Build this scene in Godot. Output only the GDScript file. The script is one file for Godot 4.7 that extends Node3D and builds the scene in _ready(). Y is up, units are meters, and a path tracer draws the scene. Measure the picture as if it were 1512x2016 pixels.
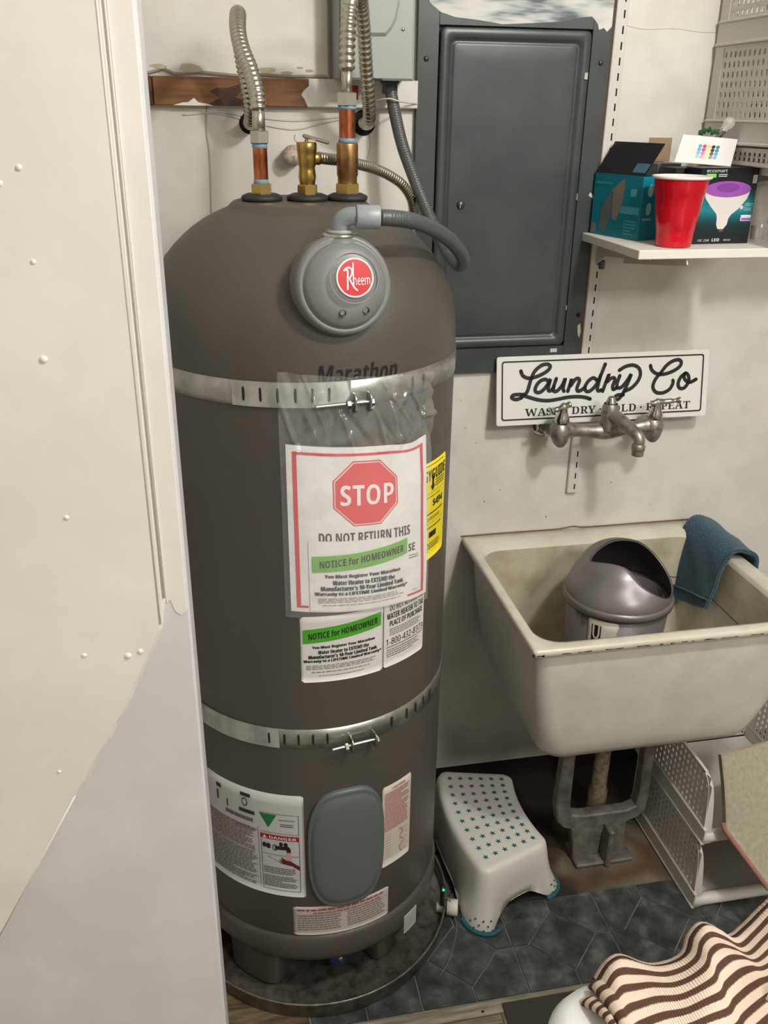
extends Node3D
# Laundry corner: tall electric water heater in a drain pan, breaker panel, wall tub, shelf.
# World: back wall is z = 0 facing +z, floor is y = 0, metres.

var off := Vector3.ZERO
var mats := {}
var glyphs := {}
var rng := RandomNumberGenerator.new()
const HX := 0.1728      # water heater axis
const HZ := 0.3554
const HR := 0.2806

# ---------------------------------------------------------------- materials
func M(r: float, g: float, b: float, rough := 0.6, metal := 0.0) -> StandardMaterial3D:
	var key := "%f %f %f %f %f" % [r, g, b, rough, metal]
	if mats.has(key):
		return mats[key]
	var m := StandardMaterial3D.new()
	m.albedo_color = Color8(int(r), int(g), int(b))
	m.roughness = rough
	m.metallic = metal
	m.cull_mode = BaseMaterial3D.CULL_DISABLED
	mats[key] = m
	return m

func noise_tex(freq: float, cols: Array, stops: Array, sd := 1, octaves := 4, size := 512, kind := FastNoiseLite.TYPE_SIMPLEX_SMOOTH) -> NoiseTexture2D:
	var n := FastNoiseLite.new()
	n.noise_type = kind
	n.frequency = freq
	n.fractal_octaves = octaves
	n.fractal_gain = 0.6
	n.seed = sd
	var t := NoiseTexture2D.new()
	t.width = size
	t.height = size
	t.seamless = true
	t.noise = n
	var g := Gradient.new()
	var cc := PackedColorArray()
	var ss := PackedFloat32Array()
	for i in cols.size():
		cc.append(cols[i])
		ss.append(stops[i])
	g.colors = cc
	g.offsets = ss
	t.color_ramp = g
	return t

func MN(freq: float, cols: Array, stops: Array, rough: float, scale := Vector3.ONE, sd := 1, metal := 0.0, world := true, size := 512) -> StandardMaterial3D:
	var m := StandardMaterial3D.new()
	m.albedo_texture = noise_tex(freq, cols, stops, sd, 4, size)
	m.uv1_triplanar = true
	m.uv1_world_triplanar = world
	m.uv1_scale = scale
	m.roughness = rough
	m.metallic = metal
	m.cull_mode = BaseMaterial3D.CULL_DISABLED
	return m

func bumpy(m: StandardMaterial3D, freq: float, strength: float, sd := 3) -> StandardMaterial3D:
	var n := FastNoiseLite.new()
	n.frequency = freq
	n.fractal_octaves = 3
	n.seed = sd
	var t := NoiseTexture2D.new()
	t.width = 512
	t.height = 512
	t.seamless = true
	t.as_normal_map = true
	t.bump_strength = strength
	t.noise = n
	m.normal_enabled = true
	m.normal_texture = t
	return m

func C(r: int, g: int, b: int) -> Color:
	return Color8(r, g, b)

# ---------------------------------------------------------------- mesh helpers
func S(smooth := true) -> SurfaceTool:
	var st := SurfaceTool.new()
	st.begin(Mesh.PRIMITIVE_TRIANGLES)
	st.set_smooth_group(0 if smooth else -1)
	return st

func vx(st: SurfaceTool, p: Vector3, uv := Vector2.ZERO) -> void:
	st.set_uv(uv)
	st.add_vertex(p - off)

func tri(st: SurfaceTool, a: Vector3, b: Vector3, c: Vector3) -> void:
	vx(st, a)
	vx(st, b)
	vx(st, c)

func quad(st: SurfaceTool, a: Vector3, b: Vector3, c: Vector3, d: Vector3) -> void:
	tri(st, a, b, c)
	tri(st, a, c, d)

func otri(st: SurfaceTool, a: Vector3, b: Vector3, c: Vector3, mid: Vector3) -> void:
	if (c - a).cross(b - a).dot((a + b + c) / 3.0 - mid) < 0.0:
		tri(st, a, c, b)
	else:
		tri(st, a, b, c)

func grid(st: SurfaceTool, nu: int, nv: int, f: Callable) -> void:
	var pts := []
	for j in nv + 1:
		for i in nu + 1:
			pts.append(f.call(float(i) / nu, float(j) / nv))
	for j in nv:
		for i in nu:
			var u0 := float(i) / nu
			var u1 := float(i + 1) / nu
			var v0 := float(j) / nv
			var v1 := float(j + 1) / nv
			var a: Vector3 = pts[j * (nu + 1) + i]
			var b: Vector3 = pts[j * (nu + 1) + i + 1]
			var c: Vector3 = pts[(j + 1) * (nu + 1) + i + 1]
			var d: Vector3 = pts[(j + 1) * (nu + 1) + i]
			if (c - a).length_squared() < 1e-14 and (b - d).length_squared() < 1e-14:
				continue
			if not a.is_equal_approx(b):
				vx(st, a, Vector2(u0, v0))
				vx(st, b, Vector2(u1, v0))
				vx(st, c, Vector2(u1, v1))
			if not d.is_equal_approx(c):
				vx(st, a, Vector2(u0, v0))
				vx(st, c, Vector2(u1, v1))
				vx(st, d, Vector2(u0, v1))

func lathe(st: SurfaceTool, prof: Array, seg := 32, xf := Transform3D()) -> void:
	# prof: Vector2(radius, height) from bottom to top about local y
	var n := prof.size() - 1
	for j in n:
		for i in seg:
			var a0 := TAU * i / seg
			var a1 := TAU * (i + 1) / seg
			var p0: Vector2 = prof[j]
			var p1: Vector2 = prof[j + 1]
			var a := xf * Vector3(p0.x * cos(a0), p0.y, p0.x * sin(a0))
			var b := xf * Vector3(p0.x * cos(a1), p0.y, p0.x * sin(a1))
			var c := xf * Vector3(p1.x * cos(a1), p1.y, p1.x * sin(a1))
			var d := xf * Vector3(p1.x * cos(a0), p1.y, p1.x * sin(a0))
			if p0.x > 1e-6:
				tri(st, a, b, c)
			if p1.x > 1e-6:
				tri(st, a, c, d)

func along(o: Vector3, y: Vector3) -> Transform3D:
	# a frame whose local y runs along y
	var yy := y.normalized()
	var h := Vector3.RIGHT if absf(yy.x) < 0.8 else Vector3.BACK
	var z := h.cross(yy).normalized()
	var x := yy.cross(z).normalized()
	return Transform3D(Basis(x, yy, z), o)

func smooth_path(pts: Array, per := 8) -> PackedVector3Array:
	var out := PackedVector3Array()
	var n := pts.size()
	for i in n - 1:
		var p0: Vector3 = pts[maxi(i - 1, 0)]
		var p1: Vector3 = pts[i]
		var p2: Vector3 = pts[i + 1]
		var p3: Vector3 = pts[mini(i + 2, n - 1)]
		for k in per:
			var t := float(k) / per
			out.append(0.5 * (2.0 * p1 + (p2 - p0) * t + (2.0 * p0 - 5.0 * p1 + 4.0 * p2 - p3) * t * t + (3.0 * p1 - p0 - 3.0 * p2 + p3) * t * t * t))
	out.append(pts[n - 1])
	return out

func resample(pts: PackedVector3Array, step: float) -> PackedVector3Array:
	var out := PackedVector3Array([pts[0]])
	var need := step
	for i in range(1, pts.size()):
		var a := pts[i - 1]
		var l := a.distance_to(pts[i])
		var at := 0.0
		while at + need <= l:
			at += need
			out.append(a.lerp(pts[i], at / l))
			need = step
		need -= l - at
	out.append(pts[pts.size() - 1])
	return out

func tube(st: SurfaceTool, pts: PackedVector3Array, rad: Callable, seg := 12, cap := true) -> void:
	var n := pts.size()
	var nrm := Vector3.UP
	var t0 := (pts[1] - pts[0]).normalized()
	if absf(t0.dot(nrm)) > 0.9:
		nrm = Vector3.RIGHT
	nrm = (nrm - t0 * nrm.dot(t0)).normalized()
	var rings := []
	for i in n:
		var t := (pts[mini(i + 1, n - 1)] - pts[maxi(i - 1, 0)]).normalized()
		nrm = (nrm - t * nrm.dot(t)).normalized()
		var bi := t.cross(nrm)
		var r: float = rad.call(i, n)
		var ring := PackedVector3Array()
		for k in seg:
			var a := TAU * k / seg
			ring.append(pts[i] + (nrm * cos(a) + bi * sin(a)) * r)
		rings.append(ring)
	for i in n - 1:
		for k in seg:
			var k2 := (k + 1) % seg
			quad(st, rings[i][k], rings[i + 1][k], rings[i + 1][k2], rings[i][k2])
	if cap:
		for k in seg:
			tri(st, pts[0], rings[0][k], rings[0][(k + 1) % seg])
			tri(st, pts[n - 1], rings[n - 1][(k + 1) % seg], rings[n - 1][k])

func rod(st: SurfaceTool, pts: Array, r: float, seg := 12) -> void:
	tube(st, PackedVector3Array(pts), func(_i, _n): return r, seg)

func ridged(pts: Array, r: float, pitch: float, amp: float, seg := 16) -> SurfaceTool:
	var st := S()
	var p := resample(smooth_path(pts, 12), pitch / 4.0)
	tube(st, p, func(i, _n): return r + amp * [0.0, 0.75, 1.0, 0.75][i % 4], seg)
	return st

func box(st: SurfaceTool, c: Vector3, size: Vector3, bv := 0.002, bs := Basis()) -> void:
	var h := size * 0.5
	var b := minf(bv, minf(h.x, minf(h.y, h.z)) * 0.9)
	var P := func(v: Vector3): return c + bs * v
	for ax in 3:
		var u := (ax + 1) % 3
		var w := (ax + 2) % 3
		for s in [-1.0, 1.0]:
			var q := []
			for k in [[-1, -1], [1, -1], [1, 1], [-1, 1]]:
				var v := Vector3.ZERO
				v[ax] = s * h[ax]
				v[u] = k[0] * (h[u] - b)
				v[w] = k[1] * (h[w] - b)
				q.append(P.call(v))
			otri(st, q[0], q[1], q[2], c)
			otri(st, q[0], q[2], q[3], c)
			for s2 in [-1.0, 1.0]:
				var e := []
				for k in [[0, -1], [0, 1], [1, 1], [1, -1]]:
					var v := Vector3.ZERO
					v[ax] = s * (h[ax] - (b if k[0] == 1 else 0.0))
					v[u] = s2 * (h[u] - (b if k[0] == 0 else 0.0))
					v[w] = k[1] * (h[w] - b)
					e.append(P.call(v))
				otri(st, e[0], e[1], e[2], c)
				otri(st, e[0], e[2], e[3], c)
	for sx in [-1.0, 1.0]:
		for sy in [-1.0, 1.0]:
			for sz in [-1.0, 1.0]:
				var a: Vector3 = P.call(Vector3(sx * h.x, sy * (h.y - b), sz * (h.z - b)))
				var d: Vector3 = P.call(Vector3(sx * (h.x - b), sy * h.y, sz * (h.z - b)))
				var e2: Vector3 = P.call(Vector3(sx * (h.x - b), sy * (h.y - b), sz * h.z))
				otri(st, a, d, e2, c)

func bx(x0: float, x1: float, y0: float, y1: float, z0: float, z1: float, bv := 0.002) -> SurfaceTool:
	var st := S(false)
	box(st, Vector3(x0 + x1, y0 + y1, z0 + z1) * 0.5, Vector3(x1 - x0, y1 - y0, z1 - z0), bv)
	return st

func ccw(poly: PackedVector2Array) -> PackedVector2Array:
	var a := 0.0
	for i in poly.size():
		a += poly[i].cross(poly[(i + 1) % poly.size()])
	if a < 0.0:
		poly.reverse()
	return poly

func inset(poly: PackedVector2Array, b: float) -> PackedVector2Array:
	var out := PackedVector2Array()
	var n := poly.size()
	for i in n:
		var e0 := (poly[i] - poly[(i + n - 1) % n]).normalized()
		var e1 := (poly[(i + 1) % n] - poly[i]).normalized()
		var n0 := Vector2(-e0.y, e0.x)
		var n1 := Vector2(-e1.y, e1.x)
		var m := (n0 + n1)
		out.append(poly[i] + m / maxf(0.35, 1.0 + n0.dot(n1)) * b)
	return out

func extrude(st: SurfaceTool, poly_in: PackedVector2Array, xf: Transform3D, depth: float, bv := 0.0) -> void:
	# poly in the local xy plane, from local z = 0 to depth, chamfered on the +z side
	var poly := ccw(poly_in)
	var top := inset(poly, bv) if bv > 0.0 else poly
	var ids := Geometry2D.triangulate_polygon(top)
	var n := poly.size()
	for k in range(0, ids.size(), 3):
		var q := []
		for j in 3:
			q.append(top[ids[k + j]])
		tri(st, xf * Vector3(q[0].x, q[0].y, depth), xf * Vector3(q[2].x, q[2].y, depth), xf * Vector3(q[1].x, q[1].y, depth))
		tri(st, xf * Vector3(q[0].x, q[0].y, 0), xf * Vector3(q[1].x, q[1].y, 0), xf * Vector3(q[2].x, q[2].y, 0))
	for i in n:
		var j := (i + 1) % n
		var a := xf * Vector3(poly[i].x, poly[i].y, 0)
		var b := xf * Vector3(poly[j].x, poly[j].y, 0)
		var c := xf * Vector3(poly[j].x, poly[j].y, depth - bv)
		var d := xf * Vector3(poly[i].x, poly[i].y, depth - bv)
		quad(st, a, d, c, b)
		if bv > 0.0:
			quad(st, d, xf * Vector3(top[i].x, top[i].y, depth), xf * Vector3(top[j].x, top[j].y, depth), c)

func PV(a: Array) -> PackedVector2Array:
	var p := PackedVector2Array()
	for i in range(0, a.size(), 2):
		p.append(Vector2(a[i], a[i + 1]))
	return p

func rrect(x0: float, x1: float, y0: float, y1: float, r: float, n := 5) -> PackedVector2Array:
	var p := PackedVector2Array()
	for k in 4:
		var c := Vector2(x1 - r if k == 0 or k == 3 else x0 + r, y1 - r if k < 2 else y0 + r)
		for i in n + 1:
			var a := PI * 0.5 * (k + float(i) / n)
			p.append(c + Vector2(cos(a), sin(a)) * r)
	return p

func loft(st: SurfaceTool, rings: Array, mid := Vector3.INF) -> void:
	# rings of equally many points; mid: a point inside, to face every triangle away from
	for j in rings.size() - 1:
		var n: int = rings[j].size()
		for i in n:
			var k := (i + 1) % n
			if mid.is_finite():
				otri(st, rings[j][i], rings[j][k], rings[j + 1][k], mid)
				otri(st, rings[j][i], rings[j + 1][k], rings[j + 1][i], mid)
			else:
				quad(st, rings[j][i], rings[j][k], rings[j + 1][k], rings[j + 1][i])

func fan(st: SurfaceTool, ring: PackedVector3Array, mid := Vector3.INF) -> void:
	var c := Vector3.ZERO
	for p in ring:
		c += p
	c /= ring.size()
	for i in ring.size():
		if mid.is_finite():
			otri(st, c, ring[i], ring[(i + 1) % ring.size()], mid)
		else:
			tri(st, c, ring[i], ring[(i + 1) % ring.size()])

func flat_ring(poly: PackedVector2Array, y: float) -> PackedVector3Array:
	var r := PackedVector3Array()
	for p in poly:
		r.append(Vector3(p.x, y, p.y))
	return r

func wall_ring(poly: PackedVector2Array, z: float) -> PackedVector3Array:
	var r := PackedVector3Array()
	for p in poly:
		r.append(Vector3(p.x, p.y, z))
	return r

# ---------------------------------------------------------------- nodes
func obj(called: String, st: SurfaceTool, m: Material, parent: Node = self) -> MeshInstance3D:
	st.generate_normals()
	var o := MeshInstance3D.new()
	o.name = called
	o.mesh = st.commit()
	o.mesh.surface_set_material(0, m)
	parent.add_child(o, true)
	return o

func tag(o: Node, label: String, category: String, group := "") -> Node:
	o.set_meta("label", label)
	o.set_meta("category", category)
	if group:
		o.set_meta("group", group)
	return o

func thing(called: String, label: String, category: String, at := Vector3.ZERO, group := "") -> Node3D:
	var o := Node3D.new()
	o.name = called
	add_child(o, true)
	o.position = at
	off = at
	tag(o, label, category, group)
	return o

func struct(called: String, st: SurfaceTool, m: Material, parent: Node = self) -> MeshInstance3D:
	var o := obj(called, st, m, parent)
	if parent == self:
		o.set_meta("kind", "structure")
	return o

func stuff(o: Node) -> Node:
	o.set_meta("kind", "stuff")
	return o

func say(o: Node, label: String) -> Node:
	o.set_meta("label", label)
	return o

# ---------------------------------------------------------------- printed sheets: map(u, v, lift) with v downwards
func on_tank(phi0: float, phi1: float, y0: float, y1: float, lean := 0.0, r := HR) -> Callable:
	return func(u: float, v: float, l: float) -> Vector3:
		var a := deg_to_rad(lerpf(phi0, phi1, u))
		return Vector3(HX + (r + l) * sin(a), lerpf(y1, y0, v) - lean * u, HZ + (r + l) * cos(a))

func on_plane(o: Vector3, du: Vector3, dv: Vector3) -> Callable:
	var n := dv.cross(du).normalized()
	return func(u: float, v: float, l: float) -> Vector3:
		return o + du * u + dv * v + n * l

func sheet(map: Callable, u0: float, v0: float, u1: float, v1: float, l: float, m: Material, called: String, parent: Node, nu := 24, nv := 6, dv := 0.0) -> MeshInstance3D:
	var st := S()
	grid(st, nu, nv, func(a, b): return map.call(lerpf(u0, u1, a), lerpf(v0, v1, b) + dv * a, l))
	return obj(called, st, m, parent)

func sticker(map: Callable, m: Material, called: String, parent: Node, thick := 0.0006, cr := 0.03, nu := 28, nv := 10) -> MeshInstance3D:
	# a sheet with slightly rounded corners and a real edge
	var st := S()
	var f := func(a: float, b: float, l: float) -> Vector3:
		var e := cr
		var bb := b
		var da := maxf(0.0, e - minf(a, 1.0 - a)) / e
		var lim := e * (1.0 - sqrt(maxf(0.0, 1.0 - da * da)))
		bb = lerpf(lim, 1.0 - lim, b)
		return map.call(a, bb, l)
	grid(st, nu, nv, func(a, b): return f.call(a, b, thick))
	grid(st, nu, 1, func(a, b): return f.call(a, 0.0, thick * b))
	grid(st, nu, 1, func(a, b): return f.call(a, 1.0, thick * b))
	grid(st, 1, nv, func(a, b): return f.call(0.0, b, thick * a))
	grid(st, 1, nv, func(a, b): return f.call(1.0, b, thick * a))
	return obj(called, st, m, parent)

func text_tris(s: String, font: String) -> PackedVector2Array:
	var key := font + "|" + s
	if glyphs.has(key):
		return glyphs[key]
	var f := SystemFont.new()
	f.font_names = PackedStringArray([font.replace(" Bold", "")])
	f.font_weight = 700 if font.ends_with("Bold") else 400
	var tm := TextMesh.new()
	tm.font = f
	tm.font_size = 40
	tm.pixel_size = 0.01
	tm.depth = 0.0
	tm.text = s
	var out := PackedVector2Array()
	var lo := Vector2(1e9, 1e9)
	var hi := -lo
	for k in tm.get_surface_count():
		var arr := tm.surface_get_arrays(k)
		var v: PackedVector3Array = arr[Mesh.ARRAY_VERTEX]
		var ix = arr[Mesh.ARRAY_INDEX]
		var n: int = ix.size() if ix else v.size()
		for i in n:
			var p: Vector3 = v[ix[i]] if ix else v[i]
			out.append(Vector2(p.x, -p.y))
			lo = lo.min(out[out.size() - 1])
			hi = hi.max(out[out.size() - 1])
	for i in out.size():
		out[i] = (out[i] - lo) / (hi - lo)
	glyphs[key] = out
	return out

func ink(st: SurfaceTool, map: Callable, s: String, u0: float, v0: float, u1: float, v1: float, dv := 0.0, font := "Droid Sans Bold", l := 0.0014, slant := 0.0, fat := 0.0) -> void:
	var t := text_tris(s, font)
	for i in t.size() * (2 if fat > 0.0 else 1):
		var a := t[i % t.size()]
		if i >= t.size():
			a.x += fat
		vx(st, map.call(lerpf(u0, u1, a.x) + slant * (1.0 - a.y), lerpf(v0, v1, a.y) + dv * a.x, l))

func bar(st: SurfaceTool, map: Callable, u0: float, v0: float, u1: float, v1: float, dv := 0.0, l := 0.0012, n := 8) -> void:
	grid(st, n, 1, func(a, b): return map.call(lerpf(u0, u1, a), lerpf(v0, v1, b) + dv * a, l))

func prose(st: SurfaceTool, map: Callable, u0: float, u1: float, v0: float, v1: float, rows: int, dv := 0.0, l := 0.0012, fill := 0.5) -> void:
	# rows of tiny words, too small to read
	var h := (v1 - v0) / rows
	for r in rows:
		var u := u0
		var stop := u1 - (u1 - u0) * (rng.randf() * 0.12 if r % 4 != 3 else rng.randf() * 0.5)
		while u < stop:
			var w := (u1 - u0) * rng.randf_range(0.03, 0.1)
			var e := minf(u + w, stop)
			bar(st, map, u, v0 + h * r, e, v0 + h * (r + fill), dv * (e - u) / maxf(1e-4, u1 - u0) , l, 2)
			u = e + (u1 - u0) * 0.014

func subtri(st: SurfaceTool, map: Callable, a: Vector2, b: Vector2, c: Vector2, l: float, d: int) -> void:
	if d == 0:
		vx(st, map.call(a.x, a.y, l))
		vx(st, map.call(b.x, b.y, l))
		vx(st, map.call(c.x, c.y, l))
		return
	var ab := (a + b) / 2
	var bc := (b + c) / 2
	var ca := (c + a) / 2
	subtri(st, map, a, ab, ca, l, d - 1)
	subtri(st, map, ab, b, bc, l, d - 1)
	subtri(st, map, ca, bc, c, l, d - 1)
	subtri(st, map, ab, bc, ca, l, d - 1)

func shape(st: SurfaceTool, map: Callable, pts: PackedVector2Array, l := 0.0012, d := 2) -> void:
	var ids := Geometry2D.triangulate_polygon(pts)
	for k in range(0, ids.size(), 3):
		subtri(st, map, pts[ids[k]], pts[ids[k + 1]], pts[ids[k + 2]], l, d)

func disc2(c: Vector2, rx: float, ry: float, n := 20, a0 := 0.0) -> PackedVector2Array:
	var p := PackedVector2Array()
	for i in n:
		var a := a0 + TAU * i / n
		p.append(c + Vector2(cos(a) * rx, sin(a) * ry))
	return p

func ringshape(st: SurfaceTool, map: Callable, c: Vector2, rx: float, ry: float, k: float, l := 0.0014, n := 24, a0 := 0.0) -> void:
	for i in n:
		var q := []
		for j in 2:
			var a := a0 + TAU * (i + j) / n
			var dd := Vector2(cos(a) * rx, sin(a) * ry)
			q.append(c + dd)
			q.append(c + dd * k)
		shape(st, map, PackedVector2Array([q[0], q[2], q[3], q[1]]), l, 1)

func stroke(st: SurfaceTool, map: Callable, a: Array, w: float, aspect: float, l := 0.0008) -> void:
	# a pen line of width w (in u) through the points u, v; aspect = height of the sheet / width
	var p3 := []
	for i in range(0, a.size(), 2):
		p3.append(Vector3(a[i], a[i + 1] * aspect, 0))
	var p := smooth_path(p3, 6)
	var n := p.size()
	var L := PackedVector3Array()
	var R := PackedVector3Array()
	for i in n:
		var t := (p[mini(i + 1, n - 1)] - p[maxi(i - 1, 0)]).normalized()
		var nn := Vector3(-t.y, t.x, 0) * w * 0.5
		var A := p[i] + nn
		var B := p[i] - nn
		L.append(map.call(A.x, A.y / aspect, l))
		R.append(map.call(B.x, B.y / aspect, l))
	for i in n - 1:
		quad(st, L[i], L[i + 1], R[i + 1], R[i])
	for e in [0, n - 1]:
		var c: Vector3 = p[e]
		for k in 10:
			var q := []
			for j in 2:
				var aa := TAU * (k + j) / 10.0
				q.append(map.call(c.x + cos(aa) * w * 0.5, (c.y + sin(aa) * w * 0.5) / aspect, l))
			tri(st, map.call(c.x, c.y / aspect, l), q[0], q[1])

# ================================================================ scene
func _ready() -> void:
	rng.seed = 7
	# ---- camera, sky, lamps, exposure
	var cam := Camera3D.new()
	cam.name = "camera"
	add_child(cam)
	cam.transform = Transform3D(Basis(Vector3(0.981, 0.012, 0.191).normalized(), Vector3(0.067, 0.913, -0.402).normalized(), Vector3(-0.180, 0.407, 0.896).normalized()).orthonormalized(), Vector3(0, 1.8, 2.0))
	cam.fov = rad_to_deg(2.0 * atan(1008.0 / 1765.0))
	cam.near = 0.02
	cam.current = true
	var we := WorldEnvironment.new()
	we.name = "world_environment"
	var env := Environment.new()
	env.background_mode = Environment.BG_COLOR
	env.background_color = Color(0, 0, 0)
	env.tonemap_mode = Environment.TONE_MAPPER_LINEAR
	env.tonemap_exposure = 0.79
	env.sdfgi_enabled = true
	env.ssao_enabled = true
	env.ssil_enabled = true
	we.environment = env
	add_child(we)
	lamp(Vector3(1.0, 2.70, 1.6), 2.35, "round white globe ceiling lamp above the laundry floor, in front of the tub", 0.085)
	fill_panel(Vector3(1.35, 2.775, 3.1), 8.0, "added square white fill panel on the ceiling behind the viewpoint")
	room()
	floor_tiles()
	ledger()
	water_heater()
	heater_print()
	straps()
	pouch()
	pan()
	pipes()
	electrics()
	tub()
	tub_things()
	sign_board()
	faucet()
	shelf()
	baskets()
	stool()
	front_things()

func lamp(at: Vector3, energy: float, label: String, r: float) -> void:
	var o := thing("ceiling_lamp", label, "lamp", at)
	var st := S()
	lathe(st, [Vector2(0, 0.09), Vector2(0.06, 0.09), Vector2(0.065, 0.075), Vector2(0.05, 0.06), Vector2(0.04, 0.05)], 24, Transform3D(Basis(), at))
	obj("base", st, M(230, 228, 222, 0.5), o)
	st = S()
	var prof := []
	for i in 17:
		var a := -PI / 2 + PI * i / 16.0
		prof.append(Vector2(r * maxf(0.0, cos(a)), r * 0.9 * sin(a)))
	lathe(st, prof, 24, Transform3D(Basis(), at - Vector3(0, 0.03, 0)))
	var m := StandardMaterial3D.new()
	m.albedo_color = Color(1, 1, 1)
	m.emission_enabled = true
	m.emission = Color(1.0, 0.99, 0.978)
	m.emission_energy_multiplier = 4.0
	obj("globe", st, m, o)
	var l := OmniLight3D.new()
	l.name = "light"
	l.light_color = Color(1.0, 0.99, 0.978)
	l.light_energy = energy
	l.light_size = r * 0.9
	l.omni_range = 12.0
	l.omni_attenuation = 2.0
	l.shadow_enabled = true
	l.position = Vector3(0, -0.03, 0)
	o.add_child(l)

func fill_panel(at: Vector3, energy: float, label: String) -> void:  # unseen panel added as fill light for the surfaces facing the camera
	var o := thing("added_fill_panel", label, "lamp", at)
	obj("frame", bx(at.x - 0.42, at.x + 0.42, at.y - 0.02, at.y + 0.003, at.z - 0.42, at.z + 0.42, 0.003), M(226, 224, 218, 0.5), o)
	var m := StandardMaterial3D.new()
	m.albedo_color = Color(1, 1, 1)
	m.emission_enabled = true
	m.emission = Color(1.0, 0.99, 0.978)
	m.emission_energy_multiplier = 4.0
	obj("diffuser", bx(at.x - 0.4, at.x + 0.4, at.y - 0.024, at.y - 0.02, at.z - 0.4, at.z + 0.4, 0.001), m, o)
	var l := AreaLight3D.new()
	l.name = "light"
	l.area_size = Vector2(0.8, 0.8)
	l.area_normalize_energy = true
	l.light_color = Color(1.0, 0.99, 0.978)
	l.light_energy = energy
	l.area_range = 12.0
	l.shadow_enabled = true
	l.rotation.x = -PI / 2
	l.position = Vector3(0, -0.03, 0)
	o.add_child(l)

func room() -> void:
	off = Vector3.ZERO
	var wall := MN(0.012, [C(206, 202, 192), C(214, 210, 200), C(219, 215, 206)], [0.25, 0.55, 0.8], 0.55, Vector3(0.6, 0.6, 0.6), 4)
	bumpy(wall, 0.03, 0.6, 9)
	var grey_paint := MN(0.01, [C(207, 206, 205), C(211, 210, 209), C(215, 214, 213)], [0.3, 0.55, 0.8], 0.42, Vector3(0.8, 0.8, 0.8), 15)
	bumpy(grey_paint, 0.03, 0.25, 19)
	var part_paint := MN(0.01, [C(228, 223, 213), C(231, 226, 216), C(234, 229, 219)], [0.3, 0.55, 0.8], 0.42, Vector3(0.8, 0.8, 0.8), 14)
	bumpy(part_paint, 0.03, 0.25, 19)
	var back := struct("wall_back", bx(-0.4, 2.7, 0.063, 2.8, -0.1, 0.0, 0.001), wall)
	struct("baseboard_back", bx(-0.4, 2.7, -0.05, 0.063, -0.1, -0.008, 0.001), M(26, 25, 23, 0.8))
	var far_paint := M(150, 146, 138, 0.7)
	struct("wall_right", bx(2.6, 2.7, -0.05, 2.8, 0.0, 4.1, 0.001), far_paint)
	struct("wall_front", bx(-1.4, 2.7, -0.05, 2.8, 4.0, 4.1, 0.001), far_paint)
	struct("ceiling", bx(-1.4, 2.7, 2.78, 2.88, -0.1, 4.1, 0.001), M(226, 224, 218, 0.8))
	struct("wall_alcove", bx(-0.235, -0.115, -0.05, 2.79, 0.0, 0.78, 0.001), wall)
	struct("wall_side", bx(-1.4, -1.3, -0.05, 2.79, 0.78, 4.0, 0.001), wall)
	var pl := struct("wall_left", bx(-1.3, -0.05, -0.05, 2.79, 0.78, 0.9, 0.0035), grey_paint)
	# torn drywall layer on the partition, cut off on a slant at its lower end
	var poly := PV([-0.081, 2.78, -0.081, 1.192, -0.0855, 1.168, -0.0885, 1.150, -0.101, 1.122, -0.108, 1.108, -0.122, 1.080, -0.131, 1.063, -0.140, 1.040, -0.152, 1.017, -0.163, 1.001, -0.174, 0.977, -0.188, 0.958, -0.200, 0.938, -0.214, 0.911, -0.234, 0.880, -0.27, 0.815, -0.32, 0.727, -0.383, 0.615, -0.5, 0.405, -0.62, 0.2, -1.29, 0.2, -1.29, 2.78])
	var st := S(false)
	extrude(st, poly, Transform3D(Basis(), Vector3(0, 0, 0.9)), 0.011, 0.005)
	say(struct("drywall_layer", st, part_paint, pl), "upper drywall layer with torn slanting lower edge")
	st = S(false)
	extrude(st, PV([-0.0805, 1.185, -0.075, 1.19, -0.07, 1.172, -0.062, 1.165, -0.0535, 1.172, -0.0535, 2.78, -0.0805, 2.78]), Transform3D(Basis(), Vector3(0, 0, 0.9)), 0.0012, 0.0008)
	struct("cream_paint_edge", st, part_paint, pl)
	st = S()
	rod(st, [Vector3(-0.0815, 2.78, 0.9108), Vector3(-0.0815, 1.2, 0.9108)], 0.0014, 8)
	struct("corner_bead", st, part_paint, pl)
	st = S()
	rod(st, [Vector3(-0.0885, 2.78, 0.910), Vector3(-0.0905, 1.16, 0.910)], 0.0018, 8)
	struct("corner_bead", st, part_paint, pl)
	st = S()
	rod(st, [Vector3(-0.236, 0.884, 0.9085), Vector3(-0.388, 0.615, 0.9085)], 0.0022, 8)

	struct("paint_ridge", st, part_paint, pl)
	for n in [[-0.188, 1.741, 3], [-0.191, 1.531, 4], [-0.21, 1.725, 3], [-0.187, 1.642, 2.5], [-0.194, 1.122, 3.0], [-0.137, 1.115, 4], [-0.12, 1.12, 3.5], [-0.251, 0.932, 2.5], [-0.191, 1.327, 3]]:
		st = S()
		var s: float = n[2] * 0.001
		lathe(st, [Vector2(s * 1.3, 0), Vector2(s, s * 0.35), Vector2(s * 0.5, s * 0.65), Vector2(0, s * 0.75)], 8, along(Vector3(n[0], n[1], 0.911), Vector3(0.1, 0.2, 1)))
		struct("nail_pop", st, part_paint, pl)
	# wall details: upper drywall above the ledger, seams, drips
	st = S(false)
	extrude(st, PV([-0.115, 1.868, -0.08, 1.863, -0.05, 1.871, -0.03, 1.862, 0.02, 1.866, 0.09, 1.861, 0.14, 1.864, 0.2, 1.861, 0.26, 1.864, 0.275, 1.861, 0.275, 2.78, -0.115, 2.78]), Transform3D(), 0.012, 0.004)
	struct("upper_drywall", st, wall, back)
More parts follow.
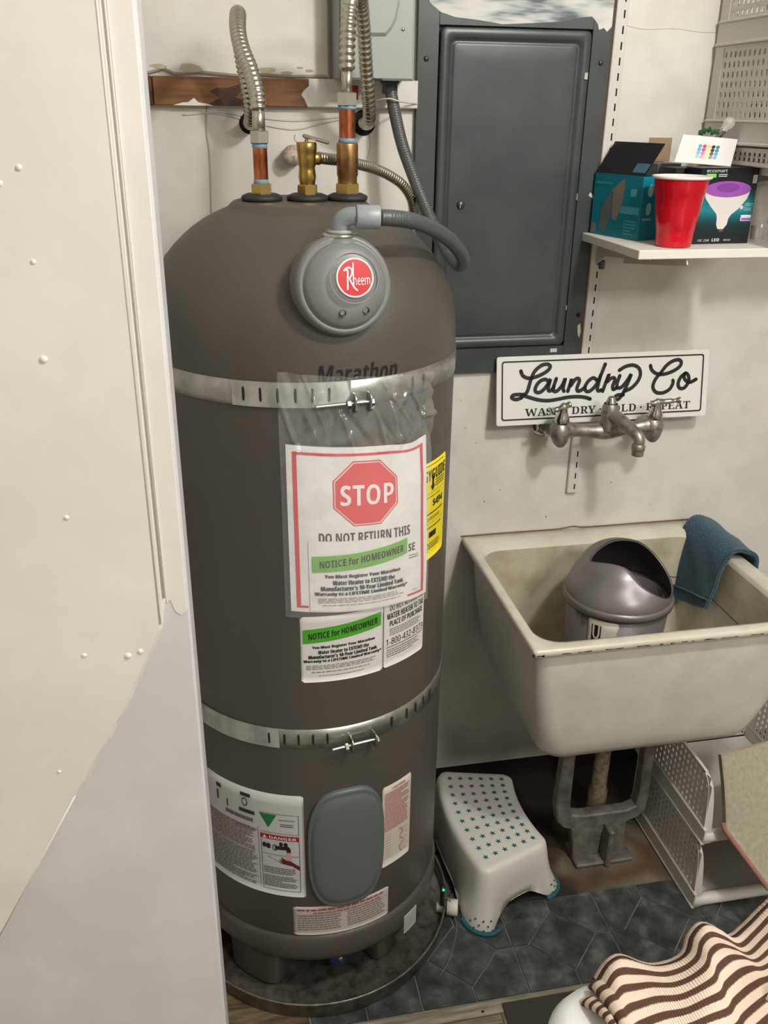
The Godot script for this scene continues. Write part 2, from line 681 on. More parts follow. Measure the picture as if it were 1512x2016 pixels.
	for q in [[0.15, 1.872, 0.022], [0.19, 1.868, 0.014], [0.215, 1.878, 0.008], [-0.06, 1.876, 0.02], [0.235, 1.873, 0.010], [0.0, 1.874, 0.03]]:
		st = S(false)
		var blot := PackedVector2Array()
		for k in 12:
			var ba := TAU * k / 12.0
			var br: float = q[2] * rng.randf_range(0.6, 1.0)
			blot.append(Vector2(q[0] + cos(ba) * br, q[1] + sin(ba) * br * 0.3))
		extrude(st, blot, Transform3D(Basis(), Vector3(0, 0, 0.0121)), 0.0003, 0.0)
		struct("peeled_patch", st, M(178, 163, 138, 0.7), back)
	st = S()
	rod(st, smooth_path([Vector3(0.028, 1.807, 0.001), Vector3(0.024, 1.76, 0.001), Vector3(0.027, 1.70, 0.001), Vector3(0.02, 1.5, 0.001), Vector3(0.02, 1.2, 0.001)], 5), 0.0016, 6)
	struct("wall_seam", st, M(170, 166, 156, 0.7), back)
	st = S()
	rod(st, smooth_path([Vector3(-0.02, 1.79, 0.001), Vector3(0.05, 1.793, 0.001), Vector3(0.13, 1.775, 0.001), Vector3(0.2, 1.765, 0.001), Vector3(0.25, 1.775, 0.001), Vector3(0.32, 1.79, 0.001)], 6), 0.0018, 6)
	struct("caulk_line", st, M(200, 196, 186, 0.6), back)
	st = S()
	rod(st, smooth_path([Vector3(0.05, 1.797, 0.001), Vector3(0.1, 1.79, 0.001), Vector3(0.2, 1.781, 0.001), Vector3(0.3, 1.79, 0.001)], 6), 0.0016, 6)
	struct("caulk_line", st, M(200, 196, 186, 0.6), back)
	st = S()
	rod(st, smooth_path([Vector3(0.355, 1.77, 0.001), Vector3(0.362, 1.74, 0.001), Vector3(0.354, 1.71, 0.001)], 6), 0.001, 6)
	struct("caulk_line", st, M(200, 196, 186, 0.6), back)
	# faint horizontal drywall joint right of the slotted rail and small marks
	st = S()
	rod(st, smooth_path([Vector3(0.905, 1.972, 0.0), Vector3(0.95, 1.966, 0.0), Vector3(1.02, 1.969, 0.0), Vector3(1.08, 1.964, 0.0), Vector3(1.2, 1.967, 0.0)], 5), 0.0007, 6)
	struct("wall_seam", st, M(186, 181, 168, 0.7), back)
	for n in [[0.66, 0.9, 2], [0.63, 1.06, 1.4], [0.83, 0.845, 2.2], [0.60, 1.10, 1.6], [0.70, 0.93, 1.5], [1.0, 0.93, 1.6], [0.585, 1.17, 1.5], [1.12, 0.86, 1.2]]:
		st = S()
		var s: float = n[2] * 0.001
		lathe(st, [Vector2(s, 0), Vector2(s * 0.8, 0.0005), Vector2(0, 0.0006)], 7, along(Vector3(n[0], n[1], 0.0), Vector3(0, 0, 1)))
		struct("wall_speck", st, M(92, 86, 74, 0.8), back)

func floor_tiles() -> void:
	off = Vector3.ZERO
	var grout := MN(0.02, [C(120, 120, 114), C(142, 141, 132)], [0.3, 0.7], 0.85, Vector3(2, 2, 2), 21)
	var fl := struct("floor", bx(-1.4, 2.7, -0.06, -0.0035, -0.1, 4.1, 0.001), grout)
	# bare, stained slab where the tiles are gone under the tub
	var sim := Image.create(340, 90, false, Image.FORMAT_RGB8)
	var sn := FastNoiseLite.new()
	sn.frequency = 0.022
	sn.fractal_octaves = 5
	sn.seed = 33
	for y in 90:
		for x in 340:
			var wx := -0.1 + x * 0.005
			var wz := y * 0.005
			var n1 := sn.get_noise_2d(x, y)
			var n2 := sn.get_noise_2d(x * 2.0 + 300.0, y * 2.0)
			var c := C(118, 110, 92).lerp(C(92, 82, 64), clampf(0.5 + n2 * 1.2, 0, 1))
			# rusty ring round the pedestal foot, then brown staining and painted-in shade behind and left of it
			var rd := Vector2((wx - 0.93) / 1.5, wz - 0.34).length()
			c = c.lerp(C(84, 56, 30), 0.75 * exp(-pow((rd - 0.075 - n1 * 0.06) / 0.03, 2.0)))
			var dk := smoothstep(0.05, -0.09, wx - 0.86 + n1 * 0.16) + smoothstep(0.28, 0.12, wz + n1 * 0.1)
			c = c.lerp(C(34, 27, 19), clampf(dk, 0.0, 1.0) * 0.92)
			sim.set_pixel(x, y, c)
	var stain_and_shade := StandardMaterial3D.new()
	stain_and_shade.albedo_texture = ImageTexture.create_from_image(sim)
	stain_and_shade.roughness = 0.85
	stain_and_shade.cull_mode = BaseMaterial3D.CULL_DISABLED
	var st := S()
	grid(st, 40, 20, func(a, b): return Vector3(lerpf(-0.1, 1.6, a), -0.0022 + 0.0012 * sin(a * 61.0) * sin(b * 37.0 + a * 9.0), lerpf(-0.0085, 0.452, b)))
	say(struct("bare_slab", st, stain_and_shade, fl), "bare stained slab with painted shade under the tub where tiles are missing")
	var slate := []
	for k in 3:
		var m := MN(0.012, [C(50, 52, 51), C(66, 68, 66), C(78, 80, 78), C(108, 110, 105)], [0.2, 0.45, 0.62, 0.9], 0.36, Vector3(1.7, 1.7, 1.7), 40 + k)
		m.uv1_offset = Vector3(0.31 * k, 0.17 * k, 0.43 * k)
		slate.append(bumpy(m, 0.03, 2.0, 44 + k))
	var T := 0.246
	var g := 0.0015
	var n := 0
	for row in [0, 1]:
		for col in range(-1, 5):
			var x0 := 0.611 + T * (col - 1)
			var z0: float = 0.449 - T * row
			if row == 1 and col > 0:
				continue
			var Pt := func(px: float, pz: float) -> Vector2: return Vector2(x0 + px * T, -(z0 + pz * T))
			var e := 0.155
			var polys := [[e, 0.5, 0.5, e, 1 - e, 0.5, 0.5, 1 - e]]
			polys.append([0, 0, 0.5, 0, 0.5, e, e, 0.5, 0, 0.5])
			polys.append([0.5, 0, 1, 0, 1, 0.5, 1 - e, 0.5, 0.5, e])
			polys.append([1, 0.5, 1, 1, 0.5, 1, 0.5, 1 - e, 1 - e, 0.5])
			polys.append([0, 0.5, e, 0.5, 0.5, 1 - e, 0.5, 1, 0, 1])
			for q in polys:
				var p := PackedVector2Array()
				for i in range(0, q.size(), 2):
					p.append(Pt.call(q[i], q[i + 1]))
				p = inset(ccw(p), g)
				st = S(false)
				# local z of the extrusion is up
				extrude(st, p, Transform3D(Basis(Vector3(1, 0, 0), Vector3(0, 0, -1), Vector3(0, 1, 0)), Vector3(0, -0.0035, 0)), 0.0035, 0.0007)
				struct("tile", st, slate[n % 3], fl)
				n += 1
	# pale wood-look floor in front with its edge strip
	var wood := MN(0.02, [C(120, 110, 92), C(150, 140, 120), C(172, 163, 143)], [0.25, 0.5, 0.8], 0.5, Vector3(0.5, 6, 5), 51)
	var wood2 := MN(0.02, [C(112, 101, 84), C(141, 130, 110), C(160, 150, 130)], [0.25, 0.5, 0.8], 0.5, Vector3(0.5, 6, 5), 55)
	st = bx(-0.2, 2.6, -0.0035, 0.0035, 0.702, 0.732, 0.001)
	struct("plank", st, wood, fl)
	struct("plank", bx(-0.11, 0.1155, -0.0035, 0.0002, 0.45, 0.701, 0.001), MN(0.02, [C(66, 49, 30), C(98, 80, 56), C(122, 108, 84)], [0.25, 0.5, 0.8], 0.6, Vector3(0.5, 5, 4), 57), fl)
	var xs := [-1.3, -0.1, 0.53, 1.7, 2.6]
	for row in 8:
		for k in 4:
			var sh := 0.37 * (row % 3)
			var a: float = xs[k] + (sh if k > 0 else 0.0)
			var b: float = minf(2.6, xs[k + 1] + (sh if k < 3 else 0.0))
			struct("plank", bx(a + 0.0008, b - 0.0008, -0.0035, 0.001, 0.7335 + row * 0.14, 0.8725 + row * 0.14, 0.0012), wood if (row + k) % 2 == 0 else wood2, fl)
	st = S()
	lathe(st, [Vector2(0.0032, 0), Vector2(0.0028, 0.0006), Vector2(0, 0.0007)], 10, Transform3D(Basis(), Vector3(0.491, 0.0035, 0.723)))
	struct("nail_hole", st, M(14, 13, 12, 0.9), fl)
	st = S()
	lathe(st, [Vector2(0.0032, 0), Vector2(0.0028, 0.0006), Vector2(0, 0.0007)], 10, Transform3D(Basis(), Vector3(0.662, 0.0035, 0.717)))
	struct("nail_hole", st, M(14, 13, 12, 0.9), fl)
	# dark mat on the wood floor
	var mat_m := bumpy(M(66, 64, 58, 0.95), 0.25, 6.0, 61)
	mat_m.uv1_triplanar = true
	mat_m.uv1_scale = Vector3(4, 4, 4)
	off = Vector3(0.74, 0.0035, 0.86)
	var mt := obj("floor_mat", bx(0.537, 1.1, 0.0036, 0.0085, 0.713, 1.15, 0.002), mat_m)
	mt.position = off
	tag(mt, "plain dark grey mat on the pale wood floor at the bottom edge", "mat")

func ledger() -> void:
	var o := thing("ledger_board", "brown wooden board fixed across the wall behind the pipes, partly painted white", "board", Vector3(0.17, 1.807, 0))
	var wood := MN(0.018, [C(92, 58, 26), C(112, 73, 34), C(124, 83, 40), C(136, 92, 46)], [0.15, 0.4, 0.6, 0.9], 0.55, Vector3(0.5, 3.5, 3.5), 71)
	var st := S(false)
	extrude(st, PV([-0.073, 1.807, -0.04, 1.8075, 0.228, 1.807, 0.222, 1.82, 0.215, 1.829, 0.221, 1.838, 0.231, 1.846, 0.231, 1.858, -0.073, 1.859]), Transform3D(), 0.02, 0.0015)
	obj("bare_wood", st, wood, o)
	obj("end_block", bx(-0.113, -0.0745, 1.806, 1.859, 0, 0.019, 0.0015), MN(0.018, [C(50, 28, 14), C(84, 50, 26), C(104, 66, 36)], [0.2, 0.5, 0.8], 0.6, Vector3(1, 7, 7), 73), o)
	st = S(false)
	extrude(st, PV([0.2283, 1.807, 0.456, 1.807, 0.456, 1.859, 0.2313, 1.859, 0.2313, 1.846, 0.2213, 1.838, 0.2153, 1.829, 0.2223, 1.82]), Transform3D(), 0.0203, 0.0015)
	say(obj("painted_wood", st, M(214, 211, 203, 0.5), o), "white painted end of the board")
	st = S(false)
	extrude(st, PV([-0.03, 1.8072, -0.01, 1.8125, 0.0, 1.813, 0.012, 1.821, 0.02, 1.813, 0.035, 1.811, 0.05, 1.8072]), Transform3D(Basis(), Vector3(-0.008, 0, 0.0202)), 0.0004, 0)
	obj("paint_blot", st, M(220, 216, 206, 0.6), o)
	st = S(false)
	extrude(st, PV([0.03, 1.809, 0.07, 1.8085, 0.12, 1.8085, 0.15, 1.809, 0.11, 1.814, 0.085, 1.824, 0.095, 1.832, 0.115, 1.838, 0.128, 1.852, 0.1, 1.848, 0.07, 1.84, 0.05, 1.84, 0.035, 1.833, 0.055, 1.822]), Transform3D(Basis(), Vector3(0, 0, 0.0202)), 0.0002, 0)
	obj("scorch_mark", st, MN(0.03, [C(56, 34, 18), C(74, 45, 23)], [0.3, 0.7], 0.6, Vector3(2, 6, 6), 75), o)

func tank_paint() -> StandardMaterial3D:
	if mats.has("tank"):
		return mats["tank"]
	var m := M(74, 70, 62, 0.42)
	m = m.duplicate()
	m.uv1_triplanar = true
	m.uv1_scale = Vector3(3, 3, 3)
	bumpy(m, 0.3, 0.8, 81)
	mats["tank"] = m
	return m

var heater: Node3D
func water_heater() -> void:
	var at := Vector3(HX, 0.0, HZ)
	heater = thing("water_heater", "tall grey-brown domed electric water heater standing in a round drain pan", "water heater", at)
	var paint := tank_paint()
	var xf := Transform3D(Basis(), at)
	var st := S()
	lathe(st, [Vector2(HR - 0.004, 0.2), Vector2(HR, 0.208), Vector2(HR, 0.5), Vector2(HR, 0.9), Vector2(HR, 1.3), Vector2(HR, 1.425)], 96, xf)
	obj("tank", st, paint, heater)
	st = S()
	lathe(st, [Vector2(HR, 1.425), Vector2(0.2795, 1.455), Vector2(0.277, 1.478), Vector2(0.2725, 1.5), Vector2(0.2645, 1.522), Vector2(0.253, 1.545), Vector2(0.2385, 1.566), Vector2(0.222, 1.585), Vector2(0.204, 1.602), Vector2(0.187, 1.6155), Vector2(0.17, 1.6265), Vector2(0.152, 1.636), Vector2(0.136, 1.643), Vector2(0.127, 1.6465), Vector2(0.121, 1.6525), Vector2(0.116, 1.6565), Vector2(0.108, 1.6585), Vector2(0.0, 1.659)], 96, xf)
	obj("dome", st, paint, heater)
	st = S()
	lathe(st, [Vector2(0.2, 0.125), Vector2(0.255, 0.122), Vector2(0.272, 0.126), Vector2(0.281, 0.135), Vector2(0.286, 0.15), Vector2(0.287, 0.17), Vector2(0.286, 0.188), Vector2(0.2835, 0.2), Vector2(0.2775, 0.2045)], 96, xf)
	obj("base_collar", st, paint, heater)
	for f in [[-42.0, 0.262, 17.0], [35.0, 0.238, 8.0], [115.0, 0.26, 14.0], [190.0, 0.26, 14.0]]:
		st = S()
		var rings := []
		var poly := PackedVector2Array()
		var ha := deg_to_rad(f[2])
		var rr: float = f[1]
		for k in 28:
			var t := TAU * k / 28.0
			var ca := signf(cos(t)) * pow(absf(cos(t)), 0.5)
			var sa := signf(sin(t)) * pow(absf(sin(t)), 0.5)
			var a := deg_to_rad(f[0]) + ha * ca
			var r := rr - 0.05 + 0.05 * sa
			poly.append(Vector2(HX + r * sin(a), HZ + r * cos(a)))
		var mid := Vector2.ZERO
		for p in poly:
			mid += p / 28.0
		for h in [[0.008, 0.8], [0.0085, 0.9], [0.013, 0.97], [0.02, 1.0], [0.14, 1.03]]:
			var ring := PackedVector3Array()
			for p in poly:
				var w: Vector2 = mid + (p - mid) * h[1]
				ring.append(Vector3(w.x, h[0], w.y))
			rings.append(ring)
		var fm := Vector3(mid.x, 0.06, mid.y)
		loft(st, rings, fm)
		fan(st, rings[0], fm)
		obj("foot", st, paint, heater)
	# junction cover on the dome: domed disc with a rolled rim, locknut, elbow fitting
	var grey := M(112, 114, 111, 0.42)
	var ax := Vector3(sin(deg_to_rad(6.3)) * 0.98, 0.19, cos(deg_to_rad(6.3)) * 0.98).normalized()
	var cc := Vector3(0.2075, 1.559, 0.630)
	var cf := along(cc, ax)
	st = S()
	lathe(st, [Vector2(0.072, -0.1), Vector2(0.0755, -0.06), Vector2(0.0755, -0.01), Vector2(0.0745, 0.001), Vector2(0.071, 0.006), Vector2(0.067, 0.007), Vector2(0.0645, 0.005), Vector2(0.0635, 0.009)], 64, cf)
	lathe(st, [Vector2(0.0635, 0.009), Vector2(0.058, 0.0145), Vector2(0.048, 0.0195), Vector2(0.036, 0.0225), Vector2(0.034, 0.0222), Vector2(0.0335, 0.0225), Vector2(0.0, 0.0235)], 64, cf)
	var cover := obj("junction_cover", st, grey, heater)
	# round badge
	var up := (Vector3.UP - ax * ax.y).normalized()
	var rt := up.cross(ax).normalized()
	var bc := cc + rt * 0.0112 + up * 0.0095 + ax * 0.0215
	var bf := along(bc, ax)
	st = S()
	lathe(st, [Vector2(0.0375, 0.0), Vector2(0.0378, 0.0012), Vector2(0.0368, 0.0016), Vector2(0.0368, 0.0004)], 48, bf)
	obj("badge_ring", st, M(150, 150, 144, 0.4), cover)
	st = S()
	lathe(st, [Vector2(0.0292, 0.0), Vector2(0.0292, 0.003), Vector2(0.0285, 0.004), Vector2(0.027, 0.004), Vector2(0.0265, 0.0034)], 48, bf)
	obj("badge_rim", st, M(228, 226, 220, 0.35), cover)
	st = S()
	lathe(st, [Vector2(0.0268, 0.0034), Vector2(0.0, 0.0038)], 40, bf)
	var badge := obj("badge", st, M(196, 26, 34, 0.35), cover)
	say(badge, "round red badge with white lettering")
	var bm := on_plane(bc + ax * 0.0037 - rt * 0.0268 + up * 0.0268, rt * 0.0536, -up * 0.0536)
	st = S()
	stroke(st, bm, [0.27, 0.80, 0.285, 0.5, 0.29, 0.28, 0.18, 0.30, 0.30, 0.22, 0.40, 0.25, 0.42, 0.36, 0.36, 0.48, 0.285, 0.52], 0.045, 1.0, 0.0006)
	stroke(st, bm, [0.33, 0.50, 0.40, 0.64, 0.47, 0.76, 0.55, 0.84], 0.045, 1.0, 0.0006)
	stroke(st, bm, [0.46, 0.10, 0.452, 0.36, 0.455, 0.66], 0.035, 1.0, 0.0007)
	ink(st, bm, "heem", 0.455, 0.42, 0.93, 0.70, 0.0, "Droid Sans", 0.0007)
	obj("lettering", st, M(240, 238, 232, 0.5), cover)
	for k in [[-0.010, -0.041], [0.0275, -0.039]]:
		st = S()
		var p: Vector3 = cc + rt * k[0] + up * k[1] + ax * (0.0217 if k[0] < 0.0 else 0.0199)
		lathe(st, [Vector2(0.0052, 0.0015), Vector2(0.005, 0.0002), Vector2(0.0042, -0.0005), Vector2(0.0042, -0.006), Vector2(0, -0.006)], 16, along(p, ax))
		obj("screw_hole", st, M(30, 30, 30, 0.5), cover)
		st = S()
		lathe(st, [Vector2(0.0036, -0.004), Vector2(0.0036, -0.0018), Vector2(0.003, -0.001), Vector2(0, -0.0008)], 12, along(p - up * 0.0008, ax))
		obj("screw", st, M(196, 196, 190, 0.25, 1.0), cover)
	# neck of the cover and threaded locknut
	var nx := Vector3(0.2055, 1.623, 0.602)
	st = S()
	lathe(st, [Vector2(0.034, -0.03), Vector2(0.031, -0.008), Vector2(0.0265, 0.003), Vector2(0.0, 0.004)], 32, Transform3D(Basis(), nx))
	obj("cover_neck", st, grey, heater)
	st = S()
	lathe(st, [Vector2(0.0, 0.003), Vector2(0.0255, 0.003), Vector2(0.0265, 0.0045), Vector2(0.0265, 0.0075), Vector2(0.025, 0.009), Vector2(0.0, 0.0095)], 32, Transform3D(Basis(), nx))
	obj("locknut", st, M(190, 188, 180, 0.28, 1.0), heater)
	# thin label lettering above the strap, half under the pouch
	st = S()
	ink(st, on_tank(-1.9, 26.0, 1.408, 1.438, 0.002), "Marathon", 0.0, 0.0, 1.0, 1.0, 0.0, "Droid Sans Bold", 0.0006, 0.03)
	obj("lettering", st, M(18, 18, 18, 0.5), heater)
	# element access cover low on the tank
	st = S()
	var om := func(a: float, k: float, h: float) -> Vector3:
		var ca := cos(a)
		var sa := sin(a)
		var x := signf(ca) * pow(absf(ca), 0.62) * 16.3 * k
		var y := signf(sa) * pow(absf(sa), 0.72) * 0.152 * k
		var ph := deg_to_rad(6.9 + x)
		return Vector3(HX + (HR + h) * sin(ph), 0.441 + y, HZ + (HR + h) * cos(ph))
	var rs := []
	for h in [[1.0, -0.002], [1.0, 0.005], [0.985, 0.0085], [0.955, 0.0095], [0.925, 0.0085], [0.905, 0.0095], [0.87, 0.0125], [0.8, 0.0145], [0.6, 0.0165], [0.35, 0.0175], [0.12, 0.018]]:
		var ring := PackedVector3Array()
		for k in 64:
			ring.append(om.call(TAU * k / 64.0, h[0], h[1]))
		rs.append(ring)
	loft(st, rs, Vector3(HX, 0.441, HZ))
	fan(st, rs[rs.size() - 1], Vector3(HX, 0.441, HZ))
	say(obj("access_cover", st, M(88, 94, 92, 0.45), heater), "grey oval access cover")
	# blue handled drain valve under the collar
	st = S()
	var vc := Vector3(0.195, 0.078, 0.585)
	lathe(st, [Vector2(0.0, -0.02), Vector2(0.022, -0.02), Vector2(0.026, -0.012), Vector2(0.026, 0.0), Vector2(0.02, 0.008), Vector2(0.0, 0.01)], 10, along(vc, Vector3(0.1, 0.25, 1)))
	say(obj("drain_valve_handle", st, M(22, 40, 92, 0.5), heater), "dark blue drain valve handle")
	st = S()
	lathe(st, [Vector2(0.006, 0.009), Vector2(0.006, 0.014), Vector2(0.0, 0.015)], 10, along(vc, Vector3(0.1, 0.25, 1)))
	rod(st, [vc, vc - Vector3(0, 0, 0.16)], 0.012, 10)
	obj("drain_valve", st, M(190, 176, 130, 0.3, 1.0), heater)

func heater_print() -> void:
	off = heater.position
	var white := M(208, 206, 200, 0.5)
	var black := M(24, 24, 24, 0.6)
	var grey := M(120, 118, 114, 0.6)
	var red := M(178, 44, 44, 0.6)
	var green := M(66, 150, 30, 0.6)
	# notice label
	var mp := on_tank(-9.9, 22.0, 0.8475, 0.9855)
	var lb := sticker(mp, white, "notice_label", heater)
	say(lb, "white notice label with a green band")
	var st := S()
	notice_band(lb, mp, green, black, 0.03, 0.19, 0.97, 0.075, 0.21)
	st = S()
	ink(st, mp, "You Must Register Your Marathon", 0.135, 0.435, 0.885, 0.492, -0.005, "Droid Sans Bold", 0.0014, 0.0, 0.0035)
	ink(st, mp, "Water Heater to EXTEND the", 0.2, 0.505, 0.81, 0.562, -0.005, "Droid Sans Bold", 0.0014, 0.0, 0.0035)
	ink(st, mp, "Manufacturer's 10-Year Limited Tank", 0.09, 0.575, 0.915, 0.632, -0.005, "Droid Sans Bold", 0.0014, 0.0, 0.0035)
	ink(st, mp, "Warranty to a LIFETIME Limited Warranty*", 0.03, 0.645, 0.975, 0.702, -0.005, "Droid Sans Bold", 0.0014, 0.0, 0.0035)
	obj("lettering", st, black, lb)
	st = S()
	prose(st, mp, 0.06, 0.95, 0.735, 0.81, 3)
	prose(st, mp, 0.12, 0.9, 0.835, 0.86, 1)
	prose(st, mp, 0.2, 0.8, 0.895, 0.915, 1)
	stuff(obj("fine_print", st, grey, lb))
	# second label
	mp = on_tank(22.4, 44.0, 0.849, 0.985)
	lb = sticker(mp, white, "return_label", heater)
	say(lb, "white label with a telephone number")
	st = S()
	ink(st, mp, "DO NOT RETURN THIS", 0.12, 0.03, 0.97, 0.12)
	ink(st, mp, "WATER HEATER TO THE", 0.06, 0.155, 0.97, 0.245)
	ink(st, mp, "PLACE OF PURCHASE", 0.12, 0.275, 0.94, 0.36)
	ink(st, mp, "1-800-432-8373", 0.05, 0.55, 0.97, 0.655, 0, "Droid Sans")
	obj("lettering", st, black, lb)
	st = S()
	bar(st, mp, 0.05, 0.68, 0.97, 0.69)
	obj("underline", st, black, lb)
	st = S()
	prose(st, mp, 0.12, 0.9, 0.40, 0.52, 4)
	prose(st, mp, 0.06, 0.9, 0.72, 0.86, 4)
	stuff(obj("fine_print", st, grey, lb))
	# yellow energy label
	mp = on_tank(31.0, 59.6, 1.037, 1.232)
	lb = sticker(mp, M(226, 205, 20, 0.5), "energy_label", heater)
	say(lb, "yellow energy label")
	st = S()
	ink(st, mp, "ENERGYGUIDE", 0.02, 0.075, 0.96, 0.185)
	obj("lettering", st, black, lb)
	st = S()
	shape(st, mp, PV([0.565, 0.14, 0.605, 0.14, 0.605, 0.24, 0.645, 0.235, 0.585, 0.295, 0.525, 0.235, 0.565, 0.24]), 0.0014)
	obj("arrow", st, black, lb)
	st = S()
	ink(st, mp, "$494", 0.6, 0.385, 0.9, 0.465)
	obj("lettering", st, black, lb)
	st = S()
	bar(st, mp, 0.03, 0.515, 0.92, 0.527)
	obj("rule", st, black, lb)
	st = S()
	bar(st, mp, 0.52, 0.715, 0.72, 0.775)
	obj("black_box", st, black, lb)
	st = S()
	prose(st, mp, 0.3, 0.93, 0.025, 0.045, 1)
	prose(st, mp, 0.66, 0.95, 0.2, 0.28, 3)
	prose(st, mp, 0.1, 0.9, 0.345, 0.365, 1)
	prose(st, mp, 0.1, 0.85, 0.56, 0.60, 2)
	prose(st, mp, 0.3, 0.9, 0.66, 0.69, 1)
	prose(st, mp, 0.1, 0.85, 0.83, 0.93, 4)
	for v in [0.31, 0.62]:
		bar(st, mp, 0.03, v, 0.95, v + 0.004)
	stuff(obj("fine_print", st, M(96, 88, 20, 0.6), lb))
	# big rating and danger label, left
	mp = on_tank(-57.0, -10.6, 0.317, 0.583)
	lb = sticker(mp, M(188, 188, 184, 0.5), "danger_label", heater, 0.0006, 0.012, 40, 10)
	say(lb, "large white rating and danger label")
	st = S()
	shape(st, mp, PV([0.6, 0.39, 0.955, 0.39, 0.955, 0.437, 0.6, 0.437]), 0.0012, 2)
	obj("danger_band", st, M(150, 26, 26, 0.6), lb)
	st = S()
	ink(st, mp, "DANGER", 0.685, 0.402, 0.93, 0.427, 0, "Droid Sans Bold", 0.0018)
	obj("danger_lettering", st, M(220, 216, 210, 0.5), lb)
	st = S()
	shape(st, mp, PV([0.622, 0.428, 0.662, 0.428, 0.642, 0.398]), 0.0018, 1)
	obj("danger_triangle", st, M(220, 216, 210, 0.5), lb)
	st = S()
	shape(st, mp, PV([0.6, 0.195, 0.76, 0.195, 0.68, 0.325]), 0.0012, 2)
	obj("green_triangle", st, M(24, 110, 58, 0.6), lb)
	st = S()
	# frame and faucet pictogram
	for q in [[0.605, 0.44, 0.609, 0.945], [0.951, 0.44, 0.955, 0.945], [0.605, 0.941, 0.955, 0.945], [0.605, 0.185, 0.955, 0.188], [0.951, 0.185, 0.955, 0.37], [0.605, 0.37, 0.955, 0.373], [0.58, 0.34, 0.583, 0.93]]:
		bar(st, mp, q[0], q[1], q[2], q[3])
	for q in [[0.635, 0.5, 0.02, 0.025], [0.672, 0.505, 0.022, 0.027], [0.79, 0.475, 0.017, 0.022], [0.832, 0.475, 0.02, 0.022]]:
		shape(st, mp, disc2(Vector2(q[0], q[1]), q[2], q[3], 14), 0.0012, 1)
	ringshape(st, mp, Vector2(0.735, 0.512), 0.024, 0.03, 0.75)
	shape(st, mp, PV([0.735, 0.495, 0.86, 0.49, 0.876, 0.515, 0.876, 0.55, 0.84, 0.55, 0.838, 0.528, 0.735, 0.53]), 0.0013, 1)
	bar(st, mp, 0.61, 0.585, 0.95, 0.588)
	bar(st, mp, 0.66, 0.605, 0.8, 0.608, 0.06)
	stuff(obj("faucet_picture", st, black, lb))
	st = S()
	shape(st, mp, PV([0.765, 0.628, 0.80, 0.625, 0.785, 0.608, 0.79, 0.602, 0.83, 0.628, 0.87, 0.632, 0.955, 0.685, 0.955, 0.725, 0.89, 0.684, 0.83, 0.672, 0.775, 0.664, 0.80, 0.655, 0.76, 0.648, 0.795, 0.642]), 0.0013, 1)
	obj("hand_picture", st, M(84, 22, 24, 0.6), lb)
	st = S()
	shape(st, mp, PV([0.842, 0.55, 0.872, 0.55, 0.885, 0.60, 0.87, 0.64, 0.835, 0.63, 0.83, 0.60]), 0.0012, 1)
	obj("steam_picture", st, M(196, 150, 146, 0.6), lb)
	st = S()
	prose(st, mp, 0.78, 0.93, 0.235, 0.25, 1)
	prose(st, mp, 0.79, 0.91, 0.275, 0.31, 2)
	prose(st, mp, 0.62, 0.93, 0.715, 0.785, 4)
	prose(st, mp, 0.62, 0.93, 0.80, 0.92, 7)
	prose(st, mp, 0.34, 0.57, 0.365, 0.42, 4)
	prose(st, mp, 0.0, 0.57, 0.60, 0.94, 22)
	stuff(obj("fine_print", st, M(86, 84, 80, 0.6), lb))
	st = S()
	prose(st, mp, 0.0, 0.56, 0.36, 0.59, 15, 0.0, 0.0012, 0.6)
	stuff(obj("red_fine_print", st, M(122, 92, 86, 0.6), lb))
	st = S()
	ringshape(st, mp, Vector2(0.46, 0.137), 0.03, 0.04, 0.72)
	bar(st, mp, 0.395, 0.205, 0.555, 0.24)
	bar(st, mp, 0.42, 0.05, 0.52, 0.085)
	var u := 0.24
	while u < 0.54:
		var w: float = rng.randf_range(0.003, 0.008)
		bar(st, mp, u, 0.275, u + w, 0.312, 0.0, 0.0012, 1)
		u += w + rng.randf_range(0.003, 0.006)
	bar(st, mp, 0.14, 0.07, 0.2, 0.11)
	bar(st, mp, 0.14, 0.14, 0.16, 0.23)
	bar(st, mp, 0.26, 0.18, 0.275, 0.25)
	stuff(obj("approval_marks", st, M(40, 40, 40, 0.6), lb))
	# caution label right of the access cover
	mp = on_tank(22.9, 39.0, 0.349, 0.562)
	lb = sticker(mp, M(190, 184, 172, 0.5), "caution_label", heater)
	say(lb, "pale label printed in red")
	st = S()
	ink(st, mp, "CAUTION", 0.3, 0.035, 0.75, 0.065)
	prose(st, mp, 0.08, 0.94, 0.085, 0.56, 22, 0, 0.0012, 0.6)
	for k in 9:
		var v := 0.6 + 0.036 * k
		bar(st, mp, 0.55 + 0.03 * (k % 3), v, 0.9 - 0.05 * (k % 2), v + 0.004, 0.03)
		bar(st, mp, 0.12, v, 0.3, v + 0.005)
	stroke(st, mp, [0.6, 0.6, 0.7, 0.65, 0.62, 0.72, 0.75, 0.78, 0.6, 0.85, 0.7, 0.92], 0.02, 2.7, 0.0013)
	stuff(obj("red_print", st, M(170, 100, 88, 0.6), lb))
	# long label above the collar
	mp = on_tank(-16.4, 26.7, 0.2095, 0.2895)
	lb = sticker(mp, M(178, 170, 162, 0.5), "warning_label", heater)
	say(lb, "long pale warning label")
	st = S()
	prose(st, mp, 0.04, 0.96, 0.08, 0.15, 1, 0, 0.0012, 0.9)
	prose(st, mp, 0.2, 0.9, 0.2, 0.26, 1, 0, 0.0012, 0.7)
	stuff(obj("red_print", st, M(150, 78, 74, 0.6), lb))
	st = S()
	prose(st, mp, 0.04, 0.48, 0.3, 0.86, 7)
	prose(st, mp, 0.54, 0.96, 0.3, 0.86, 7)
	bar(st, mp, 0.02, 0.27, 0.98, 0.28)
